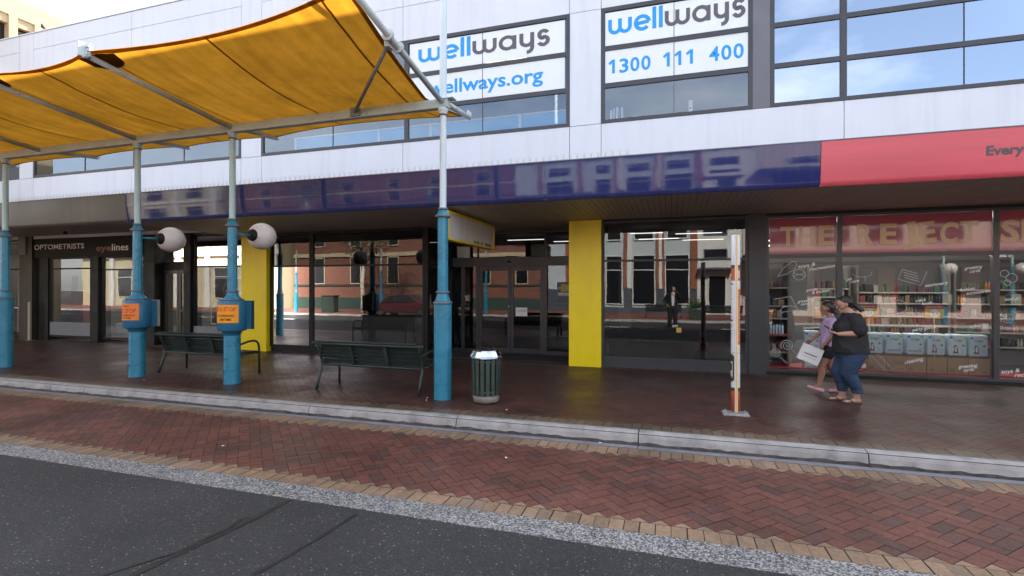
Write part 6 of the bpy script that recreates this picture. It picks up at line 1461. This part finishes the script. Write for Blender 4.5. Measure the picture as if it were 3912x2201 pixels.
# ------------------------------------------------------------------ beige building behind the left end of the roof
be = thing('beige_building', 'sunlit beige concrete building rising behind the far end of the white parapet', 'building', (-30, 16, 0))
Xb = -24.5
m = MB(); m.box(-40, Xb - .35, 8.0, 24, 0, 13.0); m.build('core', 'beige', be)
m = MB()
m.box(Xb - .35, Xb, 8.0, 24, 12.32, 13.0); m.box(Xb - .35, Xb, 8.0, 24, 0, 10.2)
ys = [8.0, 10.35, 12.86 , 13.14, 15.0, 15.4, 17.6, 17.9, 20.2, 20.5, 24]
for a, b in ((8.0, 8.4), (10.35, 10.7), (12.86, 13.14), (13.70, 15.3), (17.4, 17.8), (19.8, 20.2), (22.4, 24)): m.box(Xb - .35, Xb, a, b, 10.2, 12.32)
for a, b in ((8.4, 10.35), (10.7, 12.86), (13.14, 13.70), (15.3, 17.4), (17.8, 19.8), (20.2, 22.4)): m.box(Xb - .25, Xb - .06, a, b, 11.98, 12.32)
m.build('wall', 'beige', be)
for a, b in ((8.4, 10.35), (10.7, 12.86), (13.14, 13.70), (15.3, 17.4), (17.8, 19.8)):
    m = MB(); m.box(Xb - .30, Xb - .27, a, b, 10.2, 11.98); m.build('window', 'dark_glass', be)
m = MB(); m.box(-28, -25.5, 13.0, 15, 13.0, 13.55); m.build('roof_plant', 'concrete', be)
m = MB(); m.tube([(-25.2, 12.4, 13), (-25.2, 12.4, 14.4)], .02, 6); m.build('aerial', 'frame', be)
pi = thing('pigeon', 'dark pigeon perched on the white parapet beside the beige building', 'bird', (-19.63, 11.2, 10.11))
m = MB(); c = Vector((-19.63, 11.2, 10.11)); capsule(m, c + Vector((.05, 0, .10)), c + Vector((-.02, 0, .15)), .035, .055, 12, 5); capsule(m, c + Vector((-.03, 0, .17)), c + Vector((-.055, 0, .235)), .035, .028, 10, 4); capsule(m, c + Vector((-.08, 0, .238)), c + Vector((-.105, 0, .23)), .010, .004, 8, 3); capsule(m, c + Vector((.06, 0, .10)), c + Vector((.16, 0, .055)), .028, .014, 10, 4, .5)
for s_ in (-1, 1): capsule(m, c + Vector((.02, s_ * .02, .08)), c + Vector((.02, s_ * .02, .004)), .008, .008, 6, 3)
m.v = [tuple(v) for v in m.v]; ob_ = m.build('body', mat('feather', (.03, .03, .038), .6), pi)
# litter
rnd = random.Random(21)
for k, (x, y, z, lab) in enumerate(((-4.95, 4.6, ZR, 'white scrap of paper on the red road paving near the left of the strip'), (-3.55, 6.95, 0, 'pale cigarette end beside the foot of the mast post'), (-3.62, 7.12, 0, 'pale cigarette end just left of the mast post foot'), (-2.2, 6.75, 0, 'pale scrap on the pavement right of the litter bin'), (-.8, 6.05, ZR, 'pale leaf lying in the gutter in front of the bin'), (.95, 6.02, ZR, 'brown dry leaf lying in the gutter in front of the bus stop pole'), (-1.7, 5.2, ZR, 'white speck of litter on the red paving below the bin'), (-9.3, 6.9, 0, 'white scrap on the pavement behind the kerb, right of the torn sign post'), (.4, 2.05, -.075, 'small white scrap lying on the dark asphalt nearest the lens'))):
    m = MB(); a = rnd.uniform(0, 3); l = .016; w = .008; ca, sa = math.cos(a), math.sin(a); zz = z + .006
    m.add([(x + l * ca - w * sa, y + l * sa + w * ca, zz), (x - l * ca - w * sa, y - l * sa + w * ca, zz + .006), (x - l * ca + w * sa, y - l * sa - w * ca, zz), (x + l * ca + w * sa, y + l * sa - w * ca, zz + .008)], [(0, 1, 2, 3)])
    m.add([(x + l * ca - w * sa, y + l * sa + w * ca, zz - .004), (x - l * ca - w * sa, y - l * sa + w * ca, zz + .002), (x - l * ca + w * sa, y - l * sa - w * ca, zz - .004), (x + l * ca + w * sa, y + l * sa - w * ca, zz + .004)], [(3, 2, 1, 0)])
    tag(m.build('litter_scrap', 'card' if 'brown' in lab else 'paper', None, recalc=False), lab, 'litter')
